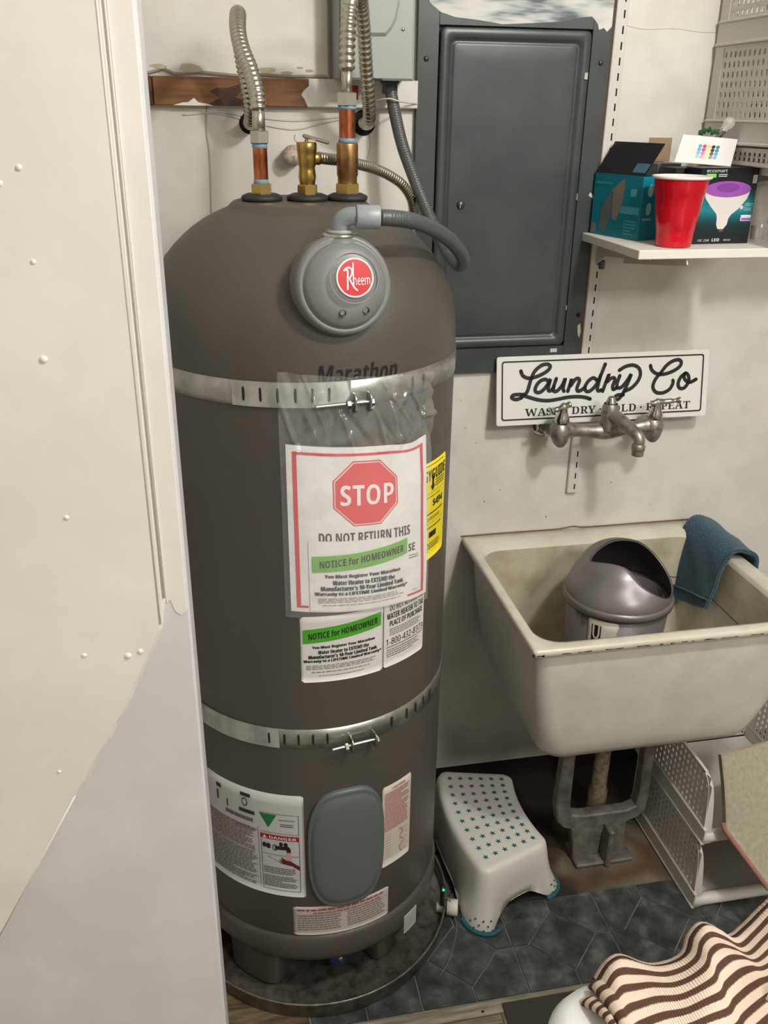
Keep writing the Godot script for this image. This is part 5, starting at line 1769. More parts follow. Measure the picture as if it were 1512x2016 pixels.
func shelf() -> void:
	var y := 1.556
	var o := thing("shelf", "small white shelf board on the rail right of the breaker panel", "shelf", Vector3(0.99, y - 0.018, 0.0))
	var white := M(222, 218, 206, 0.5)
	obj("board", bx(0.848, 1.133, y - 0.018, y, 0.012, 0.302, 0.0015), white, o)
	var st := S(false)
	extrude(st, PV([0.012, y - 0.019, 0.27, y - 0.019, 0.27, y - 0.026, 0.06, y - 0.046, 0.012, y - 0.07]), Transform3D(Basis(Vector3(0, 0, 1), Vector3(0, 1, 0), Vector3(1, 0, 0)), Vector3(0.889, 0, 0)), 0.003, 0)
	obj("bracket", st, M(196, 193, 186, 0.5), o)
	st = S(false)
	extrude(st, PV([0.012, y - 0.019, 0.29, y - 0.019, 0.298, y - 0.03, 0.29, y - 0.034, 0.012, y - 0.07]), Transform3D(Basis(Vector3(0, 0, 1), Vector3(0, 1, 0), Vector3(1, 0, 0)), Vector3(0.957, 0, 0)), 0.003, 0)
	obj("bracket", st, M(214, 211, 203, 0.5), o)
	obj("bracket_hook", bx(0.897, 0.91, y - 0.082, y - 0.062, 0.0, 0.016, 0.002), M(84, 86, 88, 0.4, 0.7), o)
	# red cup
	o = thing("cup", "red plastic party cup on the shelf edge between the two bulb boxes", "cup", Vector3(0.946, y, 0.25))
	var c := o.position
	st = S()
	lathe(st, [Vector2(0, 0.0035), Vector2(0.031, 0.0035), Vector2(0.0335, 0.0), Vector2(0.0352, 0.003), Vector2(0.037, 0.02), Vector2(0.0385, 0.0335), Vector2(0.0392, 0.0345), Vector2(0.0435, 0.068), Vector2(0.0445, 0.071), Vector2(0.0475, 0.098), Vector2(0.0492, 0.1), Vector2(0.0535, 0.129), Vector2(0.0545, 0.131)], 48, Transform3D(Basis(), c))
	obj("body", st, M(198, 12, 32, 0.14), o)
	st = S()
	lathe(st, [Vector2(0.054, 0.130), Vector2(0.0572, 0.1305), Vector2(0.0585, 0.133), Vector2(0.0575, 0.1358), Vector2(0.055, 0.136), Vector2(0.0525, 0.129), Vector2(0.0455, 0.098), Vector2(0.042, 0.07), Vector2(0.0365, 0.034), Vector2(0.0325, 0.006), Vector2(0, 0.006)], 48, Transform3D(Basis(), c))
	say(obj("white_lining", st, M(226, 218, 214, 0.35), o), "white lip and lining")
	# black and teal bulb box, front printed
	var bl := Vector3(1.0, y, 0.226)
	o = thing("bulb_box", "black and teal carton with a purple floodlight pictured on the front", "box", bl + Vector3(0.065, 0, -0.07))
	var rot := Basis(Vector3.UP, deg_to_rad(2.0))
	var fx := rot * Vector3(0.131, 0, 0)
	var fz := rot * Vector3(0, 0, -0.06)
	var fy := Vector3(0, 0.149, 0)
	var card_teal := StandardMaterial3D.new()
	var gt := GradientTexture2D.new()
	var gr := Gradient.new()
	gr.colors = PackedColorArray([C(10, 14, 16), C(10, 22, 26), C(0, 110, 122), C(0, 128, 138), C(6, 40, 46), C(8, 12, 14)])
	gr.offsets = PackedFloat32Array([0.0, 0.22, 0.42, 0.55, 0.75, 1.0])
	gt.gradient = gr
	gt.width = 64
	gt.height = 256
	gt.fill_from = Vector2(0.5, 0)
	gt.fill_to = Vector2(0.5, 1)
	card_teal.albedo_texture = gt
	card_teal.roughness = 0.32
	card_teal.cull_mode = BaseMaterial3D.CULL_DISABLED
	var dark := M(16, 19, 21, 0.35)
	st = S(false)
	box(st, bl + fx * 0.5 + fz * 0.5 + fy * 0.5, Vector3(0.131, 0.149, 0.06), 0.001, rot)
	var cb := obj("carton", st, dark, o)
	var mp := on_plane(bl + fy, fx, -fy)
	sheet(mp, 0, 0, 1, 1, 0.0004, card_teal, "printed_front", o, 2, 2)
	st = S()
	shape(st, mp, PV([0.10, 0.29, 0.90, 0.29, 0.86, 0.40, 0.74, 0.53, 0.62, 0.61, 0.585, 0.66, 0.575, 0.74, 0.52, 0.80, 0.42, 0.80, 0.385, 0.74, 0.38, 0.65, 0.36, 0.60, 0.24, 0.50, 0.13, 0.39]), 0.0009, 0)
	obj("lamp_picture", st, M(214, 208, 202, 0.5), cb)
	st = S()
	shape(st, mp, disc2(Vector2(0.79, 0.515), 0.03, 0.026, 10), 0.0009, 0)
	obj("sun_symbol", st, M(214, 208, 202, 0.5), cb)
	st = S()
	shape(st, mp, disc2(Vector2(0.5, 0.275), 0.405, 0.105, 28), 0.0013, 0)
	obj("purple_lens", st, M(150, 78, 168, 0.45), cb)
	st = S()
	bar(st, mp, 0.815, 0.655, 1.0 - 0.02, 0.685, 0, 0.0014, 1)
	obj("purple_band", st, M(150, 78, 168, 0.45), cb)
	st = S()
	shape(st, mp, disc2(Vector2(0.5, 0.255), 0.2, 0.06, 24), 0.0016, 0)
	obj("lens_centre", st, M(124, 58, 144, 0.45), cb)
	st = S()
	shape(st, mp, PV([0.44, 0.80, 0.53, 0.80, 0.52, 0.835, 0.45, 0.835]), 0.0012, 0)
	obj("lamp_tip", st, M(96, 70, 58, 0.5), cb)
	st = S()
	bar(st, mp, 0.09, 0.075, 0.26, 0.125, 0, 0.0009, 1)
	obj("green_tag", st, M(122, 200, 92, 0.5), cb)
	st = S()
	ink(st, mp, "ecosmart", 0.09, 0.018, 0.44, 0.058, 0, "Droid Sans", 0.0009)
	bar(st, mp, 0.91, 0.09, 0.985, 0.2, 0, 0.0009, 1)
	bar(st, mp, 0.80, 0.615, 0.985, 0.695, 0, 0.0009, 1)
	ink(st, mp, "LED", 0.35, 0.925, 0.48, 0.965, 0, "Droid Sans Bold", 0.0009)
	ink(st, mp, "CRI", 0.10, 0.935, 0.17, 0.965, 0, "Droid Sans", 0.0009)
	ink(st, mp, "25W", 0.20, 0.935, 0.30, 0.965, 0, "Droid Sans", 0.0009)
	ink(st, mp, "BR30", 0.56, 0.938, 0.68, 0.96, 0, "Droid Sans", 0.0009)
	prose(st, mp, 0.30, 0.46, 0.08, 0.125, 2, 0, 0.0009)
	for k in 8:
		var a := TAU * k / 8.0
		shape(st, mp, PackedVector2Array([Vector2(0.79, 0.515) + Vector2(cos(a) * 0.045, sin(a) * 0.04), Vector2(0.79, 0.515) + Vector2(cos(a) * 0.06 - sin(a) * 0.004, sin(a) * 0.054 + cos(a) * 0.004), Vector2(0.79, 0.515) + Vector2(cos(a) * 0.06 + sin(a) * 0.004, sin(a) * 0.054 - cos(a) * 0.004)]), 0.0009, 0)
	obj("lettering", st, M(214, 216, 214, 0.5), cb)
	st = S()
	ink(st, mp, "VIBRANT", 0.84, 0.455, 0.985, 0.50, 0, "Droid Sans Bold", 0.0009)
	ink(st, mp, "COLOR", 0.84, 0.515, 0.96, 0.56, 0, "Droid Sans Bold", 0.0009)
	obj("blue_lettering", st, M(130, 200, 210, 0.5), cb)
	# teal box with its dark flap standing up
	var tl := Vector3(0.884, y, 0.03)
	o = thing("open_bulb_box", "teal bulb carton with dark flap raised at the left end of the shelf", "box", Vector3(0.93, y, 0.1))
	var ex := Vector3(0.3, 0, 0.954).normalized() * 0.15   # along the visible left side, towards the viewer
	var ez := Vector3(0.954, 0, -0.3).normalized() * 0.062  # across
	var h := Vector3(0, 0.128, 0)
	var A := Vector3(0.862, y, 0.022)
	var teal := M(0, 112, 128, 0.4)
	var teal2 := M(10, 128, 146, 0.4)
	for w in [[A, ex, teal], [A + ex, ez, teal2], [A + ez, ex, teal], [A, ez, teal]]:
		st = S(false)
		var e1: Vector3 = w[1]
		var nn := e1.cross(Vector3.UP).normalized()
		box(st, w[0] + e1 * 0.5 + h * 0.5, Vector3(e1.length(), h.y, 0.0012), 0.0004, Basis(e1.normalized(), Vector3.UP, nn))
		obj("side", st, w[2], o)
	mp = on_plane(A + h, ex, -h)
	st = S()
	shape(st, mp, PV([0.18, 0.9, 0.2, 0.55, 0.36, 0.3, 0.42, 0.28, 0.42, 0.6, 0.34, 0.95]), 0.0012, 0)
	obj("lamp_picture", st, M(86, 92, 90, 0.5), o)
	st = S()
	shape(st, mp, PV([0.38, 0.26, 0.56, 0.1, 0.64, 0.05, 0.66, 0.2, 0.62, 0.5, 0.54, 0.75, 0.44, 0.7, 0.42, 0.4]), 0.0012, 0)
	obj("lamp_base_picture", st, M(116, 108, 94, 0.5), o)
	st = S()
	shape(st, mp, PV([0.02, 0.8, 0.12, 0.82, 0.12, 0.98, 0.02, 0.96]), 0.0012, 0)
	obj("pale_patch", st, M(116, 108, 94, 0.5), o)
	st = S()
	bar(st, mp, 0.6, 0.48, 0.98, 0.6, 0, 0.0012, 1)
	prose(st, mp, 0.05, 0.45, 0.13, 0.2, 1, 0, 0.0012)
	prose(st, mp, 0.7, 0.95, 0.7, 0.95, 5, 0, 0.0012)
	bar(st, mp, 0.78, 0.2, 0.9, 0.32, 0, 0.0012, 1)
	stuff(obj("print", st, M(70, 150, 164, 0.5), o))
	mp = on_plane(A + ex + h, ez, -h)
	st = S()
	shape(st, mp, disc2(Vector2(0.35, 0.22), 0.12, 0.1, 16), 0.0012, 0)
	shape(st, mp, disc2(Vector2(0.35, 0.5), 0.12, 0.1, 16), 0.0012, 0)
	bar(st, mp, 0.1, 0.65, 0.5, 0.68, 0, 0.0012, 1)
	stuff(obj("print", st, M(150, 200, 206, 0.5), o))
	# flaps
	st = S(false)
	var f0 := A + h
	var lean := Vector3(0.035, 0.064, 0.0) + ex * 0.02
	quad(st, f0, f0 + ex, f0 + ex + lean, f0 + lean)
	quad(st, f0 + ez * 0.012, f0 + ex + ez * 0.012, f0 + ex + lean + ez * 0.012, f0 + lean + ez * 0.012)
	quad(st, f0 + lean, f0 + ex + lean, f0 + ex + lean + ez * 0.012, f0 + lean + ez * 0.012)
	quad(st, f0 + ex, f0 + ex + lean, f0 + ex + lean + ez * 0.012, f0 + ex + ez * 0.012)
	var fp := obj("flap", st, M(30, 31, 32, 0.3), o)
	mp = on_plane(f0 + lean, ex, -lean)
	st = S()
	bar(st, mp, 0.72, 0.62, 0.98, 0.9, 0, 0.0006, 1)
	obj("flap_print", st, M(70, 100, 116, 0.5), fp)
	# tan inner carton behind it
	o = thing("inner_carton", "plain tan cardboard carton standing behind the red cup", "box", Vector3(0.99, y, 0.08))
	var tan := M(150, 128, 98, 0.8)
	obj("body", bx(0.976, 1.03, y, y + 0.15, 0.026, 0.084, 0.001), M(126, 118, 112, 0.7), o)
	obj("side_flap", bx(0.976, 1.03, y + 0.151, y + 0.2, 0.026, 0.028, 0.0005), tan, o)
	st = S()
	mp = on_plane(Vector3(0.976, y + 0.15, 0.084), Vector3(0.054, 0, 0), Vector3(0, -0.128, 0))
	ink(st, mp, "CYM", 0.45, 0.1, 0.75, 0.2, 0, "Droid Sans", 0.0006)
	prose(st, mp, 0.4, 0.8, 0.25, 0.35, 2, 0, 0.0006)
	stuff(obj("print", st, M(60, 56, 54, 0.7), o))
	# ink carton with a raised white flap printed with colour swatches
	o = thing("ink_carton", "black carton with raised white flap showing printed colour swatches", "box", Vector3(1.07, y, 0.06))
	obj("body", bx(0.978, 1.098, y, y + 0.145, 0.092, 0.161, 0.001), M(26, 23, 25, 0.5), o)
	var c0 := Vector3(0.965, 1.713, 0.172)
	var cu := Vector3(0.132, -0.009, 0.0)
	var cv := Vector3(0.024, 0.056, -0.022)
	st = S(false)
	extrude(st, PV([0, 0, 0.127, -0.009, 0.146, 0.047, 0.023, 0.056]), Transform3D(Basis(Vector3(1, 0, 0), Vector3(0, 0.93, -0.365), Vector3(0, 0.365, 0.93)), c0), 0.0012, 0.0003)
	var fl := obj("white_flap", st, M(224, 220, 216, 0.5), o)
	say(fl, "white flap with rows of colour dots")
	var fm := func(u: float, v: float, l: float) -> Vector3:
		return c0 + Vector3(1, 0, 0) * (0.127 * u + 0.022 * (1.0 - v)) + Vector3(0, 0.93, -0.365) * (0.056 * (1.0 - v) - 0.009 * u) + Vector3(0, 0.365, 0.93) * (0.0012 + l)
	var inks := [[[88, 166, 206], [88, 166, 206], [120, 190, 222], [150, 204, 226]], [[190, 50, 120], [196, 70, 140], [214, 120, 170], [226, 160, 196]], [[214, 206, 110], [220, 212, 120], [224, 218, 140], [228, 222, 160]], [[30, 28, 32], [40, 36, 40], [90, 86, 92], [150, 146, 150]], [[20, 130, 150], [40, 140, 160], [90, 164, 182], [130, 188, 200]]]
	for i in 5:
		for j in 4:
			st = S()
			shape(st, fm, disc2(Vector2(0.36 + i * 0.078, 0.36 + j * 0.125), 0.034, 0.064, 12), 0.0005, 0)
			var cc: Array = inks[i][j]
			obj("swatch", st, M(cc[0], cc[1], cc[2], 0.5), fl)
	# loose bulbs and a green sprig
	o = thing("bulb", "small clear bulb with metal screw base lying above the white flap", "light bulb", Vector3(1.084, 1.755, 0.126))
	var bp := Vector3(1.084, 1.765, 0.126)
	var ax := Vector3(0.5, 0.75, 0.25).normalized()
	st = S()
	tube(st, resample(PackedVector3Array([bp - ax * 0.012, bp + ax * 0.012]), 0.0014), func(i, _n): return 0.0078 + 0.0009 * (i % 2), 16)
	obj("screw_base", st, M(190, 188, 180, 0.2, 1.0), o)
	var glass := StandardMaterial3D.new()
	glass.transparency = BaseMaterial3D.TRANSPARENCY_ALPHA
	glass.albedo_color = Color(0.95, 0.95, 0.93, 0.3)
	glass.roughness = 0.05
	st = S()
	lathe(st, [Vector2(0.0075, 0.012), Vector2(0.0085, 0.017), Vector2(0.0115, 0.023), Vector2(0.012, 0.029), Vector2(0.0095, 0.036), Vector2(0.0045, 0.0395), Vector2(0, 0.04)], 20, along(bp, ax))
	obj("glass", st, glass, o)
	o = thing("green_sprig", "small dark green scrap peeping over the white flap beside the bulb", "decoration", Vector3(1.05, 1.76, 0.14))
	for k in 5:
		st = S()
		var g0 := Vector3(1.036 + 0.007 * k, 1.764 + 0.002 * (k % 3), 0.14)
		var dr := Vector3(-0.5 + 0.25 * k, 0.55 + 0.1 * (k % 2), 0.2).normalized()
		grid(st, 6, 2, func(a, b): return g0 + dr * 0.014 * a + dr.cross(Vector3.BACK) * 0.006 * sin(a * PI) * (b - 0.5) * 2.0 + Vector3(0, 0, 0.003 * sin(b * PI)))
		obj("leaf", st, M(24, 86, 52, 0.6), o)
	o = thing("glass_bulb", "larger clear glass bulb lying right of the black and teal carton", "light bulb", Vector3(1.165, y, 0.2))
	st = S()
	bp = Vector3(1.166, y + 0.085, 0.2)
	lathe(st, [Vector2(0.0, -0.085), Vector2(0.018, -0.085), Vector2(0.018, -0.05), Vector2(0.014, -0.044), Vector2(0.02, -0.03), Vector2(0.03, -0.01), Vector2(0.032, 0.008), Vector2(0.026, 0.026), Vector2(0.012, 0.036), Vector2(0, 0.038)], 24, Transform3D(Basis(), bp))
	obj("glass", st, glass, o)
	st = S()
	tube(st, resample(PackedVector3Array([bp + Vector3(0, -0.08, 0), bp + Vector3(0, -0.052, 0)]), 0.0016), func(i, _n): return 0.0145 + 0.001 * (i % 2), 16)
	obj("screw_base", st, M(180, 178, 170, 0.25, 1.0), o)

func perforated(st: SurfaceTool, o: Vector3, ux: Vector3, uy: Vector3, w: float, h: float, nx: int, ny: int, hw: float, hh: float, th: float) -> void:
	var n := ux.cross(uy).normalized() * th
	var cw := w / nx
	var ch := h / ny
	var oct := PackedVector2Array()
	for q in [[1, -0.5], [1, 0.5], [0.4, 1], [-0.4, 1], [-1, 0.5], [-1, -0.5], [-0.4, -1], [0.4, -1]]:
		oct.append(Vector2(q[0] * hw * 0.5, q[1] * hh * 0.5))
	var rim := PackedVector2Array()
	for q in [[1, -1], [1, 1], [0.4, 1], [-0.4, 1], [-1, 1], [-1, -1], [-0.4, -1], [0.4, -1]]:
		rim.append(Vector2(q[0] * cw * 0.5, q[1] * ch * 0.5))
	for j in ny:
		for i in nx:
			var c := o + ux * cw * (i + 0.5) + uy * ch * (j + 0.5)
			for k in 8:
				var k2 := (k + 1) % 8
				var a := c + ux * rim[k].x + uy * rim[k].y
				var b := c + ux * rim[k2].x + uy * rim[k2].y
				var d := c + ux * oct[k2].x + uy * oct[k2].y
				var e := c + ux * oct[k].x + uy * oct[k].y
				quad(st, a, e, d, b)
				quad(st, a - n, b - n, d - n, e - n)
				quad(st, e, e - n, d - n, d)

func basket(label: String, at: Vector3, turn: float, H := 0.192) -> Node3D:
	# stackable bin: perforated sides, solid lower band, low front rail; at = front left bottom corner
	var o := thing("storage_bin", label, "storage bin", at, "white stacking bins")
	o.rotation.y = turn
	off = Vector3.ZERO
	var pl := M(202, 198, 190, 0.5)
	var L := 0.36
	var W := 0.33
	var tall := H > 0.1
	for s in 2:
		var x := 0.004 if s == 0 else W - 0.001
		var sg := 1.0 if s == 0 else -1.0
		var hb := 0.046 if tall else 0.006
		# solid lower band with ledge
		var st := S(false)
		box(st, Vector3(x - 0.0015 * sg, hb / 2, -L / 2), Vector3(0.004, hb - 0.004, L), 0.0008)
		box(st, Vector3(x - 0.002 * sg, hb, -L / 2), Vector3(0.009, 0.005, L), 0.0015)
		box(st, Vector3(x - 0.002 * sg, 0.003, -L / 2), Vector3(0.010, 0.006, L), 0.0015)
		obj("side_band", st, pl, o)
		st = S(false)
		perforated(st, Vector3(x + 0.001, hb + 0.003, -0.022), Vector3(0, 0, -1), Vector3(0, 1, 0), L - 0.058, H - hb - 0.012, 17, 7 if tall else 2, 0.0084, 0.0124, 0.0025)
		obj("perforated_side", st, pl, o)
		st = S(false)
		box(st, Vector3(x - 0.0008 * sg, H / 2, -L + 0.018), Vector3(0.0045, H - 0.004, 0.034), 0.0008)
		obj("side_post", st, pl, o)
		# rolled rim: upright front flange, rounded over at the top
		var prof := [Vector3(x, 0.0, -0.004), Vector3(x, 0.06, -0.008), Vector3(x, 0.125, -0.014), Vector3(x, 0.162, -0.022), Vector3(x, 0.183, -0.042), Vector3(x, 0.19, -0.075), Vector3(x, 0.19, -L)] if tall else [Vector3(x, 0.0, -0.004), Vector3(x, 0.025, -0.008), Vector3(x, H - 0.002, -0.03), Vector3(x, H - 0.002, -L)]
		st = S(false)
		var fp := smooth_path(prof, 6)
		for i in fp.size() - 1:
			var k0 := lerpf(1.0, 0.3, clampf(float(i) / 26.0, 0, 1))
			var k1 := lerpf(1.0, 0.3, clampf(float(i + 1) / 26.0, 0, 1))
			var a := fp[i] - Vector3(0.003 * sg, 0, 0)
			var b := fp[i + 1] - Vector3(0.003 * sg, 0, 0)
			var wa := Vector3(0.024 * sg * k0, 0, 0)
			var wb := Vector3(0.024 * sg * k1, 0, 0)
			var t := (fp[i + 1] - fp[i]).normalized()
			var inn := Vector3(0, -t.z, t.y).normalized() * -0.003
			quad(st, a, b, b + wb, a + wa)
			quad(st, a + inn, a + wa + inn, b + wb + inn, b + inn)
			quad(st, a, a + inn, b + inn, b)
			quad(st, a + wa, b + wb, b + wb + inn, a + wa + inn)
		obj("side_rim", st, pl, o)
		# solid strips between the holes and the rim
		st = S(false)
		box(st, Vector3(x - 0.0003, (hb + H) / 2 - 0.008 if tall else H / 2, -0.0165), Vector3(0.0026, H - hb - 0.03 if tall else 0.02, 0.013), 0.0005)
		obj("side_strip", st, pl, o)
		st = S(false)
		box(st, Vector3(x - 0.0003, H - 0.0065, -L / 2 - 0.03), Vector3(0.0026, 0.007, L - 0.07), 0.0005)
		obj("side_strip", st, pl, o)
	var st2 := S(false)
	box(st2, Vector3(W / 2, 0.006, -L / 2), Vector3(W - 0.01, 0.004, L - 0.01), 0.001)
	obj("tray", st2, pl, o)
	st2 = S(false)
	perforated(st2, Vector3(0.004, 0.01, -L + 0.002), Vector3(1, 0, 0), Vector3(0, 1, 0), W - 0.008, H - 0.02, 24, 9 if tall else 1, 0.006, 0.011, 0.0025)
	obj("back", st2, pl, o)
	st2 = S()
	var rr := 0.0155 if tall else 0.006
	tube(st2, resample(PackedVector3Array([Vector3(0.002, rr + 0.001, -0.012), Vector3(W - 0.002, rr + 0.001, -0.012)]), 0.05), func(_i, _n): return rr, 18)
	obj("front_rail", st2, pl, o)
	return o

func baskets() -> void:
	basket("lower white perforated bin under the tub, standing on the slate tiles", Vector3(1.085, 0.001, 0.548), 0.0)
	basket("upper white perforated bin under the tub, stacked and holding a folded rug", Vector3(1.085, 0.196, 0.536), 0.0)
	# the tower of bins on top of the cartons at the right end of the shelf
	for k in 2:
		basket(["middle white perforated bin right of the shelf, above the white flap", "topmost white perforated bin right of the shelf, cut by the picture edge"][k], Vector3(1.112, 1.745 + 0.191 * k, 0.369), 0.0)
	basket("shallow white perforated bin on the cartons, lowest of the right stack", Vector3(1.116, 1.7065, 0.369), 0.0, 0.036)
	var ws := thing("shelf", "white bracketed wall shelf carrying the stack of white bins at right", "shelf", Vector3(1.31, 1.69, 0.0))
	obj("board", bx(1.138, 1.49, 1.6905, 1.705, 0.0, 0.385, 0.0015), M(214, 210, 200, 0.5), ws)
	for bxx in [1.2, 1.42]:
		var bst := S(false)
		extrude(bst, PV([0.0, 1.69, 0.34, 1.69, 0.34, 1.683, 0.06, 1.655, 0.0, 1.6]), Transform3D(Basis(Vector3(0, 0, 1), Vector3(0, 1, 0), Vector3(1, 0, 0)), Vector3(bxx, 0, 0)), 0.003, 0)
		obj("bracket", bst, M(196, 193, 186, 0.5), ws)
	# rug hanging out of the upper floor bin
	var o := thing("rug", "folded pale grey rug with red woven edge hanging out of the upper bin", "rug", Vector3(1.22, 0.21, 0.53))
	var fabric := MN(0.05, [C(146, 138, 116), C(156, 149, 127), C(164, 157, 136)], [0.25, 0.5, 0.8], 0.95, Vector3(3, 3, 3), 171)
	bumpy(fabric, 0.4, 2.0, 173)
	var st := S()
	var A := Vector3(1.118, 0.262, 0.552)
	var B := Vector3(1.180, 0.178, 0.665)
	var Cc := Vector3(1.50, 0.17, 0.69)
	var Dd := Vector3(1.50, 0.46, 0.46)
	var E := Vector3(1.13, 0.41, 0.47)
	var f := func(a: float, b: float, l: float) -> Vector3:
		var e0 := E.lerp(A, minf(1.0, b * 2.0)) if b < 0.5 else A.lerp(B, b * 2.0 - 1.0)
		var e1 := Dd.lerp(Cc, b)
		var p := e0.lerp(e1, a)
		return p + Vector3(0, 0.5, 0.85) * (0.035 * sin(b * PI * 0.9) * sin(minf(1.0, a * 1.5 + 0.15) * PI * 0.5) + l + 0.003 * sin(a * 14.0 + b * 7.0))
	grid(st, 30, 30, func(a, b): return f.call(a, b, 0.008))
	grid(st, 30, 30, func(a, b): return f.call(a, b, -0.006))
	grid(st, 30, 2, func(a, b): return f.call(a, 1.0, -0.006 + 0.014 * b))
	grid(st, 30, 2, func(a, b): return f.call(0.0, a, -0.006 + 0.014 * b))
	obj("fabric", st, fabric, o)
	st = S()
	var ed := []
	for k in 20:
		ed.append(f.call(0.0, 0.46 + 0.54 * k / 19.0, 0.001))
	ed.append(f.call(0.03, 1.0, 0.001))
	ed.append(f.call(0.2, 1.0, 0.001))
	ed.append(f.call(0.5, 1.0, 0.001))
	var wv := resample(smooth_path(ed, 4), 0.003)
	tube(st, wv, func(i, _n): return 0.0075 + 0.0008 * (i % 2), 8)
	say(obj("woven_edge", st, MN(0.2, [C(120, 70, 62), C(176, 136, 122)], [0.4, 0.6], 0.9, Vector3(6, 6, 6), 175), o), "red woven edge")
	# grey rag stuffed in beside it
	st = S()
	var nz := FastNoiseLite.new()
	nz.frequency = 9.0
	nz.seed = 3
	var rc := Vector3(1.165, 0.395, 0.44)
	grid(st, 28, 18, func(a, b):
		var al: float = a * TAU
		var be: float = b * PI
		var d := Vector3(sin(be) * cos(al), cos(be), sin(be) * sin(al))
		var r := 1.0 + 0.45 * nz.get_noise_3d(d.x * 0.6, d.y * 0.6, d.z * 0.6)
		return rc + Vector3(d.x * 0.05, d.y * 0.035, d.z * 0.06) * r)
	off = rc
	var rag := obj("rag", st, M(96, 90, 78, 0.95))
	rag.position = rc
	tag(rag, "crumpled grey rag tucked above the rug in the upper bin", "rag")

